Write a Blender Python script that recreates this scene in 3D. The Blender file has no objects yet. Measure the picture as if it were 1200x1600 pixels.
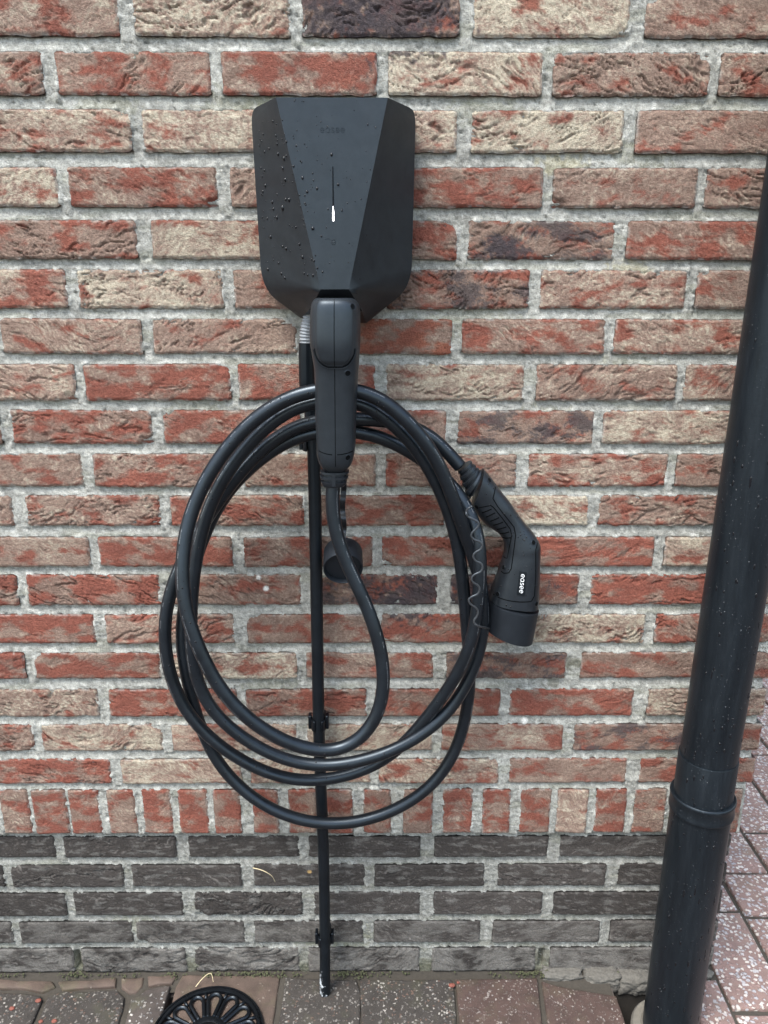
import bpy, bmesh, math
import numpy as np
from mathutils import Vector, Matrix
from mathutils.bvhtree import BVHTree

# ------------------------------------------------------------------ measured positions, metres
BRICKS = [(-0.6761, -0.4951, 1.3819, 1.4261, 'M'), (-0.4816, -0.3006, 1.3819, 1.4261, 'M'), (-0.283, -0.1036, 1.3819, 1.4261, 'C'), (-0.0904, 0.0908, 1.3819, 1.4261, 'D'), (0.107, 0.287, 1.3819, 1.4261, 'C'), (0.3054, 0.4864, 1.3819, 1.4261, 'B'), (0.4999, 0.5735, 1.3819, 1.4261, 'B'), (-0.68, -0.589, 1.3208, 1.3668, 'R'), (-0.5755, -0.3945, 1.3208, 1.3668, 'B'), (-0.3796, -0.199, 1.3208, 1.3668, 'R'), (-0.1856, -0.004, 1.3208, 1.3668, 'R'), (0.0095, 0.19, 1.3208, 1.3668, 'C'), (0.2027, 0.3872, 1.3208, 1.3668, 'B'), (0.3985, 0.5735, 1.3208, 1.3668, 'B'), (-0.6728, -0.4918, 1.2594, 1.3059, 'R'), (-0.4783, -0.2973, 1.2594, 1.3059, 'M'), (-0.2837, -0.1029, 1.2594, 1.3059, 'C'), (-0.0894, 0.0914, 1.2594, 1.3059, 'C'), (0.1089, 0.2908, 1.2594, 1.3059, 'C'), (0.3053, 0.4863, 1.2594, 1.3059, 'B'), (0.4998, 0.5735, 1.2594, 1.3059, 'B'), (-0.68, -0.5861, 1.1978, 1.2432, 'R'), (-0.5726, -0.3916, 1.1978, 1.2432, 'C'), (-0.3792, -0.1984, 1.1978, 1.2432, 'R'), (-0.1821, 0.001, 1.1978, 1.2432, 'B'), (0.0145, 0.1975, 1.1978, 1.2432, 'R'), (0.21, 0.3855, 1.1978, 1.2432, 'B'), (0.3964, 0.5735, 1.1978, 1.2432, 'B'), (-0.6772, -0.4962, 1.1375, 1.1831, 'R'), (-0.4827, -0.3017, 1.1375, 1.1831, 'B'), (-0.2836, -0.1011, 1.1375, 1.1831, 'C'), (-0.0876, 0.0949, 1.1375, 1.1831, 'R'), (0.1092, 0.2909, 1.1375, 1.1831, 'D'), (0.306, 0.487, 1.1375, 1.1831, 'R'), (0.5005, 0.5735, 1.1375, 1.1831, 'B'), (-0.68, -0.59, 1.078, 1.1253, 'M'), (-0.5765, -0.3955, 1.078, 1.1253, 'M'), (-0.3811, -0.1985, 1.078, 1.1253, 'C'), (-0.1848, -0.0052, 1.078, 1.1253, 'B'), (0.0083, 0.1878, 1.078, 1.1253, 'D'), (0.2024, 0.3867, 1.078, 1.1253, 'M'), (0.3989, 0.5735, 1.078, 1.1253, 'B'), (-0.6795, -0.4985, 1.0213, 1.0654, 'M'), (-0.485, -0.3059, 1.0213, 1.0654, 'B'), (-0.292, -0.1069, 1.0213, 1.0654, 'B'), (-0.0934, 0.0917, 1.0213, 1.0654, 'O'), (0.1048, 0.2889, 1.0213, 1.0654, 'R'), (0.3005, 0.4815, 1.0213, 1.0654, 'M'), (0.495, 0.5735, 1.0213, 1.0654, 'B'), (-0.68, -0.5922, 0.961, 1.0083, 'B'), (-0.5787, -0.3977, 0.961, 1.0083, 'G'), (-0.3853, -0.1954, 0.961, 1.0083, 'R'), (-0.1854, -0.007, 0.961, 1.0083, 'R'), (0.0072, 0.1877, 0.961, 1.0083, 'C'), (0.2036, 0.3869, 0.961, 1.0083, 'B'), (0.3978, 0.5735, 0.961, 1.0083, 'M'), (-0.6844, -0.5034, 0.9028, 0.9483, 'B'), (-0.4891, -0.303, 0.9028, 0.9483, 'R'), (-0.2877, -0.107, 0.9028, 0.9483, 'R'), (-0.0935, 0.0872, 0.9028, 0.9483, 'R'), (0.1033, 0.2836, 0.9028, 0.9483, 'D'), (0.2955, 0.4765, 0.9028, 0.9483, 'C'), (0.49, 0.5735, 0.9028, 0.9483, 'B'), (-0.68, -0.5963, 0.8436, 0.8897, 'R'), (-0.5828, -0.4018, 0.8436, 0.8897, 'B'), (-0.3863, -0.2004, 0.8436, 0.8897, 'R'), (-0.1831, -0.0063, 0.8436, 0.8897, 'B'), (0.0075, 0.1837, 0.8436, 0.8897, 'B'), (0.2001, 0.3879, 0.8436, 0.8897, 'M'), (0.3992, 0.5735, 0.8436, 0.8897, 'B'), (-0.6852, -0.5042, 0.7879, 0.8318, 'B'), (-0.485, -0.3024, 0.7879, 0.8318, 'B'), (-0.2875, -0.1046, 0.7879, 0.8318, 'R'), (-0.0911, 0.0883, 0.7879, 0.8318, 'R'), (0.1018, 0.2868, 0.7879, 0.8318, 'C'), (0.3, 0.481, 0.7879, 0.8318, 'B'), (0.4945, 0.5735, 0.7879, 0.8318, 'B'), (-0.68, -0.5988, 0.7276, 0.7721, 'R'), (-0.5853, -0.4043, 0.7276, 0.7721, 'G'), (-0.3918, -0.206, 0.7276, 0.7721, 'R'), (-0.19, -0.011, 0.7276, 0.7721, 'B'), (0.0024, 0.1853, 0.7276, 0.7721, 'R'), (0.1988, 0.3818, 0.7276, 0.7721, 'R'), (0.3961, 0.5735, 0.7276, 0.7721, 'C'), (-0.6934, -0.5124, 0.6692, 0.7161, 'R'), (-0.4988, -0.3122, 0.6692, 0.7161, 'R'), (-0.2987, -0.1125, 0.6692, 0.7161, 'B'), (-0.099, 0.0812, 0.6692, 0.7161, 'D'), (0.0993, 0.2815, 0.6692, 0.7161, 'D'), (0.2969, 0.4779, 0.6692, 0.7161, 'R'), (0.4914, 0.5735, 0.6692, 0.7161, 'B'), (-0.68, -0.6052, 0.609, 0.6553, 'R'), (-0.5917, -0.4107, 0.609, 0.6553, 'R'), (-0.3942, -0.2108, 0.609, 0.6553, 'B'), (-0.1915, -0.0129, 0.609, 0.6553, 'B'), (0.0006, 0.1841, 0.609, 0.6553, 'R'), (0.1976, 0.3811, 0.609, 0.6553, 'C'), (0.3958, 0.5735, 0.609, 0.6553, 'R'), (-0.6984, -0.5174, 0.5521, 0.5947, 'R'), (-0.5044, -0.3211, 0.5521, 0.5947, 'R'), (-0.3076, -0.1217, 0.5521, 0.5947, 'C'), (-0.1082, 0.0772, 0.5521, 0.5947, 'B'), (0.0959, 0.2717, 0.5521, 0.5947, 'D'), (0.2933, 0.4743, 0.5521, 0.5947, 'B'), (0.4878, 0.5735, 0.5521, 0.5947, 'B'), (-0.68, -0.6124, 0.4891, 0.5352, 'B'), (-0.5989, -0.4179, 0.4891, 0.5352, 'G'), (-0.4019, -0.2129, 0.4891, 0.5352, 'R'), (-0.1994, -0.0212, 0.4891, 0.5352, 'R'), (-0.0077, 0.1781, 0.4891, 0.5352, 'R'), (0.1914, 0.3759, 0.4891, 0.5352, 'R'), (0.3969, 0.5735, 0.4891, 0.5352, 'G'), (-0.7021, -0.5211, 0.4297, 0.4761, 'B'), (-0.5096, -0.3282, 0.4297, 0.4761, 'C'), (-0.3138, -0.1264, 0.4297, 0.4761, 'M'), (-0.1101, 0.0786, 0.4297, 0.4761, 'C'), (0.0921, 0.2754, 0.4297, 0.4761, 'M'), (0.2918, 0.4728, 0.4297, 0.4761, 'D'), (0.4863, 0.5735, 0.4297, 0.4761, 'B'), (-0.68, -0.6065, 0.3719, 0.4162, 'B'), (-0.593, -0.412, 0.3719, 0.4162, 'R'), (-0.3954, -0.2121, 0.3719, 0.4162, 'C'), (-0.1986, -0.0158, 0.3719, 0.4162, 'M'), (-0.0023, 0.1805, 0.3719, 0.4162, 'M'), (0.1972, 0.3774, 0.3719, 0.4162, 'B'), (0.397, 0.5735, 0.3719, 0.4162, 'R')]
UPRIGHTS = [(-0.6491, -0.6031), (-0.5896, -0.5441), (-0.5391, -0.4857), (-0.4817, -0.4352), (-0.4233, -0.3797), (-0.3698, -0.3241), (-0.3132, -0.2676), (-0.2587, -0.217), (-0.1981, -0.1584), (-0.1425, -0.0998), (-0.0839, -0.0432), (-0.0262, 0.0165), (0.0354, 0.0812), (0.0971, 0.1429), (0.1588, 0.2017), (0.2166, 0.2645), (0.2744, 0.3223), (0.3343, 0.3822), (0.3941, 0.4441), (0.4576, 0.5036), (0.5171, 0.561)]
UPRIGHT_Z = (0.2802, 0.3615)
PLINTH = [(-0.6974, -0.5164, 0.2291, 0.2693, 'K'), (-0.5023, -0.3248, 0.2291, 0.2693, 'K'), (-0.3046, -0.1289, 0.2291, 0.2693, 'K'), (-0.1137, 0.0634, 0.2291, 0.2693, 'K'), (0.0857, 0.2671, 0.2291, 0.2693, 'K'), (0.2864, 0.4674, 0.2291, 0.2693, 'K'), (0.4809, 0.5585, 0.2291, 0.2693, 'K'), (-0.7868, -0.6058, 0.1717, 0.2155, 'K'), (-0.5936, -0.4139, 0.1717, 0.2155, 'K'), (-0.3996, -0.2237, 0.1717, 0.2155, 'K'), (-0.2043, -0.025, 0.1717, 0.2155, 'K'), (-0.0096, 0.1679, 0.1717, 0.2155, 'K'), (0.1895, 0.3642, 0.1717, 0.2155, 'K'), (0.3838, 0.5585, 0.1717, 0.2155, 'K'), (-0.6935, -0.5125, 0.1139, 0.1602, 'K'), (-0.4991, -0.3221, 0.1139, 0.1602, 'K'), (-0.3034, -0.1271, 0.1139, 0.1602, 'K'), (-0.1084, 0.0651, 0.1139, 0.1602, 'K'), (0.0869, 0.2648, 0.1139, 0.1602, 'K'), (0.2826, 0.4636, 0.1139, 0.1602, 'K'), (0.4771, 0.5585, 0.1139, 0.1602, 'K'), (-0.7883, -0.6073, 0.0573, 0.1022, 'K'), (-0.5948, -0.4093, 0.0573, 0.1022, 'K'), (-0.403, -0.2245, 0.0573, 0.1022, 'K'), (-0.2087, -0.0289, 0.0573, 0.1022, 'K'), (-0.011, 0.165, 0.0573, 0.1022, 'K'), (0.185, 0.3634, 0.0573, 0.1022, 'K'), (0.3803, 0.5585, 0.0573, 0.1022, 'K'), (-0.6934, -0.5124, -0.0035, 0.0466, 'K'), (-0.4997, -0.3254, -0.0035, 0.0466, 'K'), (-0.3105, -0.1348, -0.0035, 0.0466, 'K'), (-0.1213, 0.0657, -0.0035, 0.0466, 'K'), (0.086, 0.2602, -0.0035, 0.0466, 'K'), (0.2837, 0.4647, -0.0035, 0.0466, 'K'), (0.4782, 0.5585, -0.0035, 0.0466, 'K')]
CAM = {'loc': (0.0, -1.0093, 1.1138), 'right': (1.0, -0.0045, 0.0013), 'up': (0.0001, 0.2898, 0.9571), 'fwd': (0.0047, 0.9571, -0.2898), 'lens': 18.03}
CORD = [(0.1025, -0.047, 0.8834), (0.0864, -0.047, 0.9027), (0.0698, -0.045, 0.9197), (0.0508, -0.045, 0.9337), (0.0247, -0.05, 0.9419), (-0.0003, -0.055, 0.9457), (-0.0257, -0.06, 0.9469), (-0.0549, -0.064, 0.9492), (-0.0827, -0.064, 0.9468), (-0.1109, -0.062, 0.9384), (-0.1401, -0.058, 0.9198), (-0.1703, -0.054, 0.8908), (-0.2019, -0.05, 0.851), (-0.2315, -0.048, 0.8096), (-0.258, -0.048, 0.7678), (-0.2777, -0.052, 0.7303), (-0.2891, -0.056, 0.6922), (-0.2933, -0.06, 0.6593), (-0.2933, -0.062, 0.6249), (-0.2897, -0.064, 0.5831), (-0.2756, -0.066, 0.5445), (-0.2551, -0.067, 0.514), (-0.2334, -0.067, 0.489), (-0.2037, -0.066, 0.4612), (-0.1628, -0.064, 0.4327), (-0.1209, -0.063, 0.4211), (-0.0868, -0.063, 0.4216), (-0.0435, -0.062, 0.4304), (-0.0059, -0.06, 0.4439), (0.0215, -0.06, 0.4672), (0.0412, -0.062, 0.4935), (0.0613, -0.066, 0.5228), (0.0818, -0.07, 0.5554), (0.0982, -0.074, 0.5873), (0.11, -0.078, 0.6156), (0.1183, -0.081, 0.6409), (0.1251, -0.082, 0.6648), (0.1288, -0.082, 0.7016), (0.131, -0.08, 0.7608), (0.1296, -0.076, 0.7882), (0.1222, -0.068, 0.8141), (0.1105, -0.055, 0.8378), (0.0944, -0.044, 0.8588), (0.0709, -0.04, 0.8808), (0.0441, -0.042, 0.899), (0.0176, -0.048, 0.9153), (-0.0035, -0.053, 0.9254), (-0.0275, -0.057, 0.9318), (-0.0555, -0.058, 0.9336), (-0.0822, -0.056, 0.9308), (-0.1035, -0.053, 0.9253), (-0.1302, -0.05, 0.9124), (-0.1585, -0.046, 0.8915), (-0.1816, -0.043, 0.8688), (-0.2007, -0.04, 0.8482), (-0.2171, -0.036, 0.8253), (-0.2363, -0.033, 0.7869), (-0.2532, -0.032, 0.7455), (-0.2668, -0.036, 0.7004), (-0.2732, -0.042, 0.6651), (-0.2759, -0.044, 0.6342), (-0.2733, -0.045, 0.6063), (-0.2705, -0.045, 0.5714), (-0.2654, -0.045, 0.5287), (-0.2554, -0.044, 0.4917), (-0.245, -0.044, 0.4546), (-0.227, -0.046, 0.4236), (-0.2016, -0.05, 0.3959), (-0.1676, -0.054, 0.369), (-0.1341, -0.056, 0.3538), (-0.0892, -0.056, 0.3397), (-0.0448, -0.055, 0.341), (-0.0013, -0.053, 0.3511), (0.043, -0.05, 0.3721), (0.0757, -0.046, 0.3989), (0.0969, -0.043, 0.4285), (0.112, -0.041, 0.4605), (0.1199, -0.04, 0.4959), (0.1243, -0.04, 0.5282), (0.1266, -0.04, 0.5549), (0.1264, -0.041, 0.5858), (0.1232, -0.044, 0.6172), (0.1181, -0.048, 0.6532), (0.1149, -0.05, 0.6921), (0.1096, -0.054, 0.7355), (0.1028, -0.058, 0.7819), (0.0921, -0.062, 0.8226), (0.0769, -0.066, 0.8587), (0.0552, -0.072, 0.9008), (0.0392, -0.075, 0.9217), (0.0217, -0.078, 0.9394), (0.0028, -0.08, 0.9556), (-0.0134, -0.082, 0.9672), (-0.0273, -0.082, 0.9726), (-0.0535, -0.082, 0.9757), (-0.0798, -0.082, 0.9733), (-0.1023, -0.082, 0.9671), (-0.123, -0.081, 0.9557), (-0.1441, -0.08, 0.9378), (-0.1615, -0.079, 0.9205), (-0.1802, -0.078, 0.8993), (-0.1951, -0.077, 0.8774), (-0.2092, -0.076, 0.8539), (-0.2198, -0.076, 0.832), (-0.2278, -0.077, 0.8068), (-0.2358, -0.08, 0.7758), (-0.2421, -0.083, 0.7454), (-0.2483, -0.084, 0.7028), (-0.2515, -0.084, 0.6569), (-0.2508, -0.084, 0.6192), (-0.247, -0.083, 0.5918), (-0.238, -0.082, 0.561), (-0.2213, -0.082, 0.5352), (-0.198, -0.082, 0.5121), (-0.1682, -0.082, 0.4886), (-0.1378, -0.082, 0.4716), (-0.1068, -0.082, 0.4627), (-0.0755, -0.083, 0.4618), (-0.0486, -0.084, 0.4656), (-0.0218, -0.083, 0.4721), (0.0095, -0.08, 0.4798), (0.0407, -0.076, 0.4935), (0.0719, -0.071, 0.5137), (0.0923, -0.067, 0.5335), (0.1115, -0.063, 0.5592), (0.1267, -0.06, 0.5912), (0.1363, -0.058, 0.6244), (0.1413, -0.057, 0.6575), (0.141, -0.056, 0.6901), (0.1353, -0.056, 0.7271), (0.1249, -0.062, 0.7593), (0.1125, -0.074, 0.7901), (0.1018, -0.082, 0.8186), (0.0933, -0.086, 0.8459), (0.0818, -0.09, 0.8775), (0.0691, -0.094, 0.9046), (0.0533, -0.098, 0.9296), (0.0329, -0.1, 0.9532), (0.013, -0.101, 0.9717), (-0.0085, -0.102, 0.9847), (-0.0266, -0.102, 0.9892), (-0.0521, -0.102, 0.9922), (-0.0785, -0.102, 0.9892), (-0.0997, -0.102, 0.9839), (-0.1211, -0.102, 0.9748), (-0.1464, -0.102, 0.9588), (-0.1669, -0.103, 0.9406), (-0.1871, -0.106, 0.9175), (-0.2047, -0.11, 0.8929), (-0.2203, -0.115, 0.8664), (-0.2301, -0.122, 0.8411), (-0.2357, -0.128, 0.8187), (-0.2389, -0.136, 0.7962), (-0.2401, -0.144, 0.7696), (-0.238, -0.15, 0.7413), (-0.2336, -0.154, 0.7196), (-0.2271, -0.157, 0.698), (-0.2185, -0.159, 0.6749), (-0.207, -0.16, 0.637), (-0.1885, -0.16, 0.6075), (-0.1624, -0.158, 0.578), (-0.1357, -0.154, 0.5541), (-0.1081, -0.15, 0.5372), (-0.0822, -0.147, 0.529), (-0.0592, -0.145, 0.5271), (-0.0393, -0.143, 0.5334), (-0.0202, -0.14, 0.5466), (-0.0049, -0.138, 0.568), (0.003, -0.136, 0.5947), (0.0058, -0.134, 0.6212), (0.0046, -0.132, 0.65), (-0.0019, -0.128, 0.6828), (-0.0139, -0.124, 0.7178), (-0.0281, -0.121, 0.7501), (-0.0429, -0.119, 0.7782), (-0.0536, -0.117, 0.8051), (-0.0587, -0.115, 0.8365), (-0.0592, -0.113, 0.8586), (-0.0566, -0.111, 0.8765), (-0.0557, -0.11, 0.8897)]
CHG = {'A': (-0.1111, -0.098, 1.2986), 'B': (0.008, -0.098, 1.2986), 'C': (-0.0354, -0.112, 1.1028), 'D': (-0.0669, -0.112, 1.1027), 'El': (-0.1481, -0.034, 1.2986), 'Er': (0.0407, -0.034, 1.2986), 'Fl': (-0.1443, -0.034, 1.1017), 'Fr': (0.0379, -0.034, 1.1049), 'Gl': (-0.0993, -0.02, 1.0671), 'Gr': (-0.0179, -0.02, 1.0609), 'Dn': (-0.0834, -0.07, 1.079), 'Cn': (-0.0214, -0.07, 1.0776)}
CHG_MARKS = {'logo_l': (-0.0647, -0.1001, 1.2687), 'logo_r': (-0.038, -0.1001, 1.2688), 'slot_t': (-0.0515, -0.1029, 1.2305), 'slot_b': (-0.0516, -0.1069, 1.1743), 'led_t': (-0.0517, -0.1058, 1.1902), 'icon': (-0.0519, -0.1084, 1.153)}
CHG_DROPS = [(-0.1127, 1.2457, 0.00151), (-0.1131, 1.2554, 0.00121), (-0.1141, 1.2638, 0.00111), (-0.1052, 1.2399, 0.00151), (-0.1076, 1.2308, 0.00151), (-0.1052, 1.2189, 0.00161), (-0.1016, 1.1983, 0.00181), (-0.1105, 1.1909, 0.00202), (-0.1228, 1.1909, 0.00151), (-0.1239, 1.1983, 0.00141), (-0.1324, 1.2169, 0.00151), (-0.1363, 1.2109, 0.00121), (-0.1309, 1.2515, 0.00101), (-0.1315, 1.2695, 0.00101), (-0.1244, 1.2535, 0.00111), (-0.1171, 1.2784, 0.00111), (-0.1059, 1.199, 0.00131), (-0.1188, 1.1815, 0.00151), (-0.1318, 1.1815, 0.00101), (-0.1284, 1.161, 0.00151), (-0.0946, 1.1693, 0.00121), (-0.1128, 1.15, 0.00131), (-0.1085, 1.1473, 0.00151), (-0.0908, 1.1514, 0.00131), (-0.0876, 1.1376, 0.00151), (-0.1193, 1.1319, 0.00111), (-0.1343, 1.1249, 0.00151), (-0.1161, 1.12, 0.00151), (-0.1119, 1.1151, 0.00121), (-0.0866, 1.12, 0.00111), (-0.0822, 1.1186, 0.00101), (-0.0756, 1.1179, 0.00151), (-0.1324, 1.2327, 0.00101), (-0.1362, 1.2268, 0.00101), (-0.1372, 1.2359, 0.00101), (-0.0315, 1.3006, 0.00151), (-0.0527, 1.2426, 0.00131), (-0.0941, 1.2308, 0.00121), (-0.0845, 1.219, 0.00131), (-0.0799, 1.205, 0.00131), (-0.069, 1.2084, 0.00121), (-0.0824, 1.193, 0.00101), (-0.0744, 1.1673, 0.00171), (-0.0651, 1.1591, 0.00101), (-0.0737, 1.1334, 0.00101), (-0.0702, 1.1257, 0.00101), (-0.0644, 1.1215, 0.00101), (-0.046, 1.2124, 0.00131), (-0.0421, 1.1857, 0.00101), (-0.1011, 1.2554, 0.00101), (-0.0135, 1.2723, 0.00081), (-0.0573, 1.187, 0.00071), (-0.0721, 1.139, 0.00081), (-0.1329, 1.2004, 0.00065), (-0.1375, 1.2602, 0.00083), (-0.1343, 1.2632, 0.00084), (-0.0953, 1.2229, 0.0006), (-0.0918, 1.2389, 0.00039), (-0.0845, 1.1705, 0.0006), (-0.0817, 1.1918, 0.00086), (-0.1276, 1.1909, 0.00058), (-0.1167, 1.1843, 0.00044), (-0.0844, 1.1351, 0.00039), (-0.1062, 1.2386, 0.00036), (-0.0753, 1.2125, 0.0004), (-0.0906, 1.2512, 0.00081), (-0.1229, 1.2793, 0.00043), (-0.1165, 1.2057, 0.00081), (-0.0896, 1.228, 0.00032), (-0.1344, 1.1114, 0.00057), (-0.0886, 1.2758, 0.00033), (-0.0797, 1.185, 0.00049), (-0.116, 1.27, 0.00041), (-0.1435, 1.1402, 0.00057), (-0.1349, 1.1581, 0.00042), (-0.1387, 1.1831, 0.00081), (-0.143, 1.1463, 0.00042), (-0.1318, 1.2817, 0.00048), (-0.0881, 1.2015, 0.00079), (-0.1249, 1.2321, 0.00046), (-0.0712, 1.1217, 0.0005), (-0.1087, 1.2322, 0.00073), (-0.1361, 1.2736, 0.00054), (-0.1267, 1.1391, 0.00072), (-0.1027, 1.172, 0.0007), (-0.0863, 1.1242, 0.0004), (-0.0938, 1.261, 0.00056), (-0.0857, 1.1301, 0.00073), (-0.1387, 1.2245, 0.0004), (-0.0665, 1.261, 0.00045), (-0.1129, 1.2747, 0.00079), (-0.0931, 1.2583, 0.00059), (-0.1375, 1.1809, 0.00044), (-0.1365, 1.2657, 0.00062), (-0.0939, 1.2305, 0.00067), (-0.1137, 1.2631, 0.00049), (-0.1158, 1.1268, 0.00038), (-0.1365, 1.1895, 0.00085), (-0.0756, 1.1652, 0.00035), (-0.0831, 1.1682, 0.00039), (-0.105, 1.2766, 0.00076), (-0.0904, 1.1465, 0.00073), (-0.1246, 1.1491, 0.00045), (-0.1313, 1.2192, 0.00059), (-0.1219, 1.1818, 0.00065), (-0.1255, 1.1788, 0.00051), (-0.0865, 1.2363, 0.00076), (-0.1118, 1.191, 0.00069), (-0.1023, 1.2419, 0.00085), (-0.1339, 1.2304, 0.00062), (-0.1376, 1.259, 0.00076), (-0.0846, 1.1764, 0.00081), (-0.0851, 1.2349, 0.00067), (-0.1188, 1.1562, 0.00053), (-0.134, 1.1334, 0.0007), (-0.0872, 1.19, 0.00075), (-0.1095, 1.1888, 0.00035), (-0.1029, 1.1446, 0.0007), (-0.0825, 1.201, 0.0008), (-0.1374, 1.1335, 0.00052), (-0.1366, 1.1794, 0.00057), (-0.1128, 1.1379, 0.00039), (-0.0959, 1.2153, 0.00061), (-0.103, 1.2626, 0.0006), (-0.0766, 1.2564, 0.00032), (-0.1371, 1.2072, 0.00085), (-0.1433, 1.1125, 0.00061), (-0.1329, 1.2144, 0.00043), (-0.0894, 1.1931, 0.00047), (-0.1261, 1.1351, 0.00074), (-0.1093, 1.2167, 0.00072), (-0.0683, 1.2717, 0.0004), (-0.1155, 1.199, 0.00035), (-0.1363, 1.2482, 0.00053), (-0.0878, 1.1811, 0.00033), (-0.1387, 1.2086, 0.0008), (-0.0736, 1.2236, 0.0008), (-0.0727, 1.2165, 0.00073), (-0.1129, 1.2593, 0.00063), (-0.1373, 1.1716, 0.00076), (-0.0739, 1.2094, 0.00038), (-0.0767, 1.1346, 0.00085), (-0.0991, 1.1699, 0.00052), (-0.0897, 1.2462, 0.00052), (-0.0766, 1.1713, 0.00043), (-0.0643, 1.1173, 0.0003), (-0.057, 1.2702, 0.00061), (-0.0575, 1.2389, 0.0003), (-0.0464, 1.2266, 0.00029), (-0.1064, 1.2279, 0.00047), (-0.0563, 1.1308, 0.0006), (-0.0101, 1.1505, 0.00042), (-0.054, 1.2269, 0.00039), (-0.1082, 1.1505, 0.00033), (-0.1072, 1.2139, 0.00052), (-0.0632, 1.233, 0.0005), (-0.0903, 1.2966, 0.00047), (-0.0549, 1.1375, 0.0004), (-0.0253, 1.2956, 0.00025), (-0.0455, 1.2583, 0.00026), (-0.0961, 1.231, 0.00037), (-0.0513, 1.1332, 0.00038), (-0.0913, 1.193, 0.00024), (-0.0685, 1.2416, 0.00039), (-0.1055, 1.1975, 0.00048), (-0.0309, 1.1194, 0.00038), (-0.0399, 1.2186, 0.00032), (-0.0152, 1.1609, 0.00061), (-0.0229, 1.1274, 0.00029), (-0.1069, 1.2631, 0.0004), (-0.0365, 1.2193, 0.00044), (-0.028, 1.2862, 0.0005), (-0.1037, 1.2541, 0.00052), (-0.037, 1.2254, 0.00035), (-0.0213, 1.2495, 0.00025), (-0.0816, 1.2949, 0.00056), (-0.1005, 1.116, 0.00032), (-0.0781, 1.1916, 0.00036), (-0.0681, 1.2802, 0.00039), (-0.1061, 1.2585, 0.00059), (-0.0793, 1.2501, 0.0005), (-0.0155, 1.2456, 0.00038), (-0.0344, 1.1519, 0.00048), (-0.0896, 1.2664, 0.00053), (-0.0355, 1.1315, 0.00054), (-0.0639, 1.275, 0.00059), (-0.036, 1.1934, 0.0005), (-0.0685, 1.2368, 0.00046), (-0.0595, 1.168, 0.0006), (-0.0194, 1.2288, 0.00038), (-0.0109, 1.2275, 0.00055), (-0.1003, 1.2168, 0.00044), (-0.0242, 1.1352, 0.0003), (-0.0446, 1.1833, 0.0003), (-0.0211, 1.1977, 0.00061), (-0.0907, 1.203, 0.00036), (-0.0418, 1.1874, 0.00044), (-0.0757, 1.207, 0.00038), (-0.0148, 1.215, 0.00042), (-0.0816, 1.2532, 0.00061), (-0.0787, 1.137, 0.00047), (-0.0051, 1.2696, 0.00061), (-0.0277, 1.195, 0.00052), (-0.0328, 1.2174, 0.00049), (-0.0835, 1.2948, 0.0005), (-0.0612, 1.1297, 0.00034), (-0.0234, 1.1137, 0.00059), (-0.0068, 1.2705, 0.0003), (-0.0853, 1.2335, 0.00028), (-0.0916, 1.2953, 0.0006), (-0.0724, 1.1839, 0.00042), (-0.0313, 1.1492, 0.00039), (-0.0517, 1.2814, 0.00035)]
PLUG_A = [(-0.0722, -0.0319, 1.0933, -0.134, -0.088), (-0.0752, -0.0276, 1.0906, -0.139, -0.083), (-0.0779, -0.0234, 1.0837, -0.142, -0.08), (-0.0793, -0.0227, 1.0665, -0.144, -0.08), (-0.0798, -0.0229, 1.0462, -0.145, -0.081), (-0.0779, -0.0237, 1.0313, -0.143, -0.084), (-0.0756, -0.0254, 1.0095, -0.138, -0.087), (-0.0761, -0.0281, 0.965, -0.134, -0.088), (-0.0756, -0.0295, 0.9276, -0.132, -0.088), (-0.0752, -0.0316, 0.9121, -0.131, -0.089), (-0.0716, -0.0356, 0.9009, -0.128, -0.092), (-0.0648, -0.0433, 0.8934, -0.122, -0.1)]
PLUG_A_PAD = [(-0.0697, -0.0308, 1.0918), (-0.072, -0.0281, 1.0844), (-0.0727, -0.0284, 1.0572), (-0.0724, -0.0292, 1.0399), (-0.0711, -0.0307, 1.033), (-0.0681, -0.034, 1.0274), (-0.0635, -0.0379, 1.0232), (-0.0579, -0.0437, 1.0207)]
PLUG_A_SCREWS = [(-0.0304, 1.0849), (-0.0366, 1.0125), (-0.0382, 0.9138)]
PLUG_A_SEAM = [(-0.0502, 1.0923), (-0.0502, 1.0883), (-0.0503, 1.0842), (-0.0503, 1.0802), (-0.0504, 1.0761), (-0.0504, 1.072), (-0.0505, 1.0679), (-0.0506, 1.0638), (-0.0506, 1.0596), (-0.0507, 1.0555), (-0.0507, 1.0513), (-0.0508, 1.0472), (-0.0508, 1.043), (-0.0509, 1.0388), (-0.0509, 1.0346), (-0.051, 1.0304), (-0.0511, 1.0262), (-0.0511, 1.0219), (-0.0512, 1.0177), (-0.0512, 1.0134), (-0.0513, 1.0092), (-0.0513, 1.0049), (-0.0514, 1.0006), (-0.0515, 0.9963), (-0.0515, 0.992), (-0.0516, 0.9876), (-0.0516, 0.9833), (-0.0517, 0.9789), (-0.0517, 0.9745), (-0.0518, 0.9702), (-0.0519, 0.9658), (-0.0519, 0.9614), (-0.052, 0.9569), (-0.052, 0.9525), (-0.0521, 0.9481), (-0.0521, 0.9436), (-0.0522, 0.9391), (-0.0523, 0.9346), (-0.0523, 0.9301), (-0.0524, 0.9256), (-0.0524, 0.9211), (-0.0525, 0.9165), (-0.0526, 0.912), (-0.0526, 0.9074), (-0.0527, 0.9028)]
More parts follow.
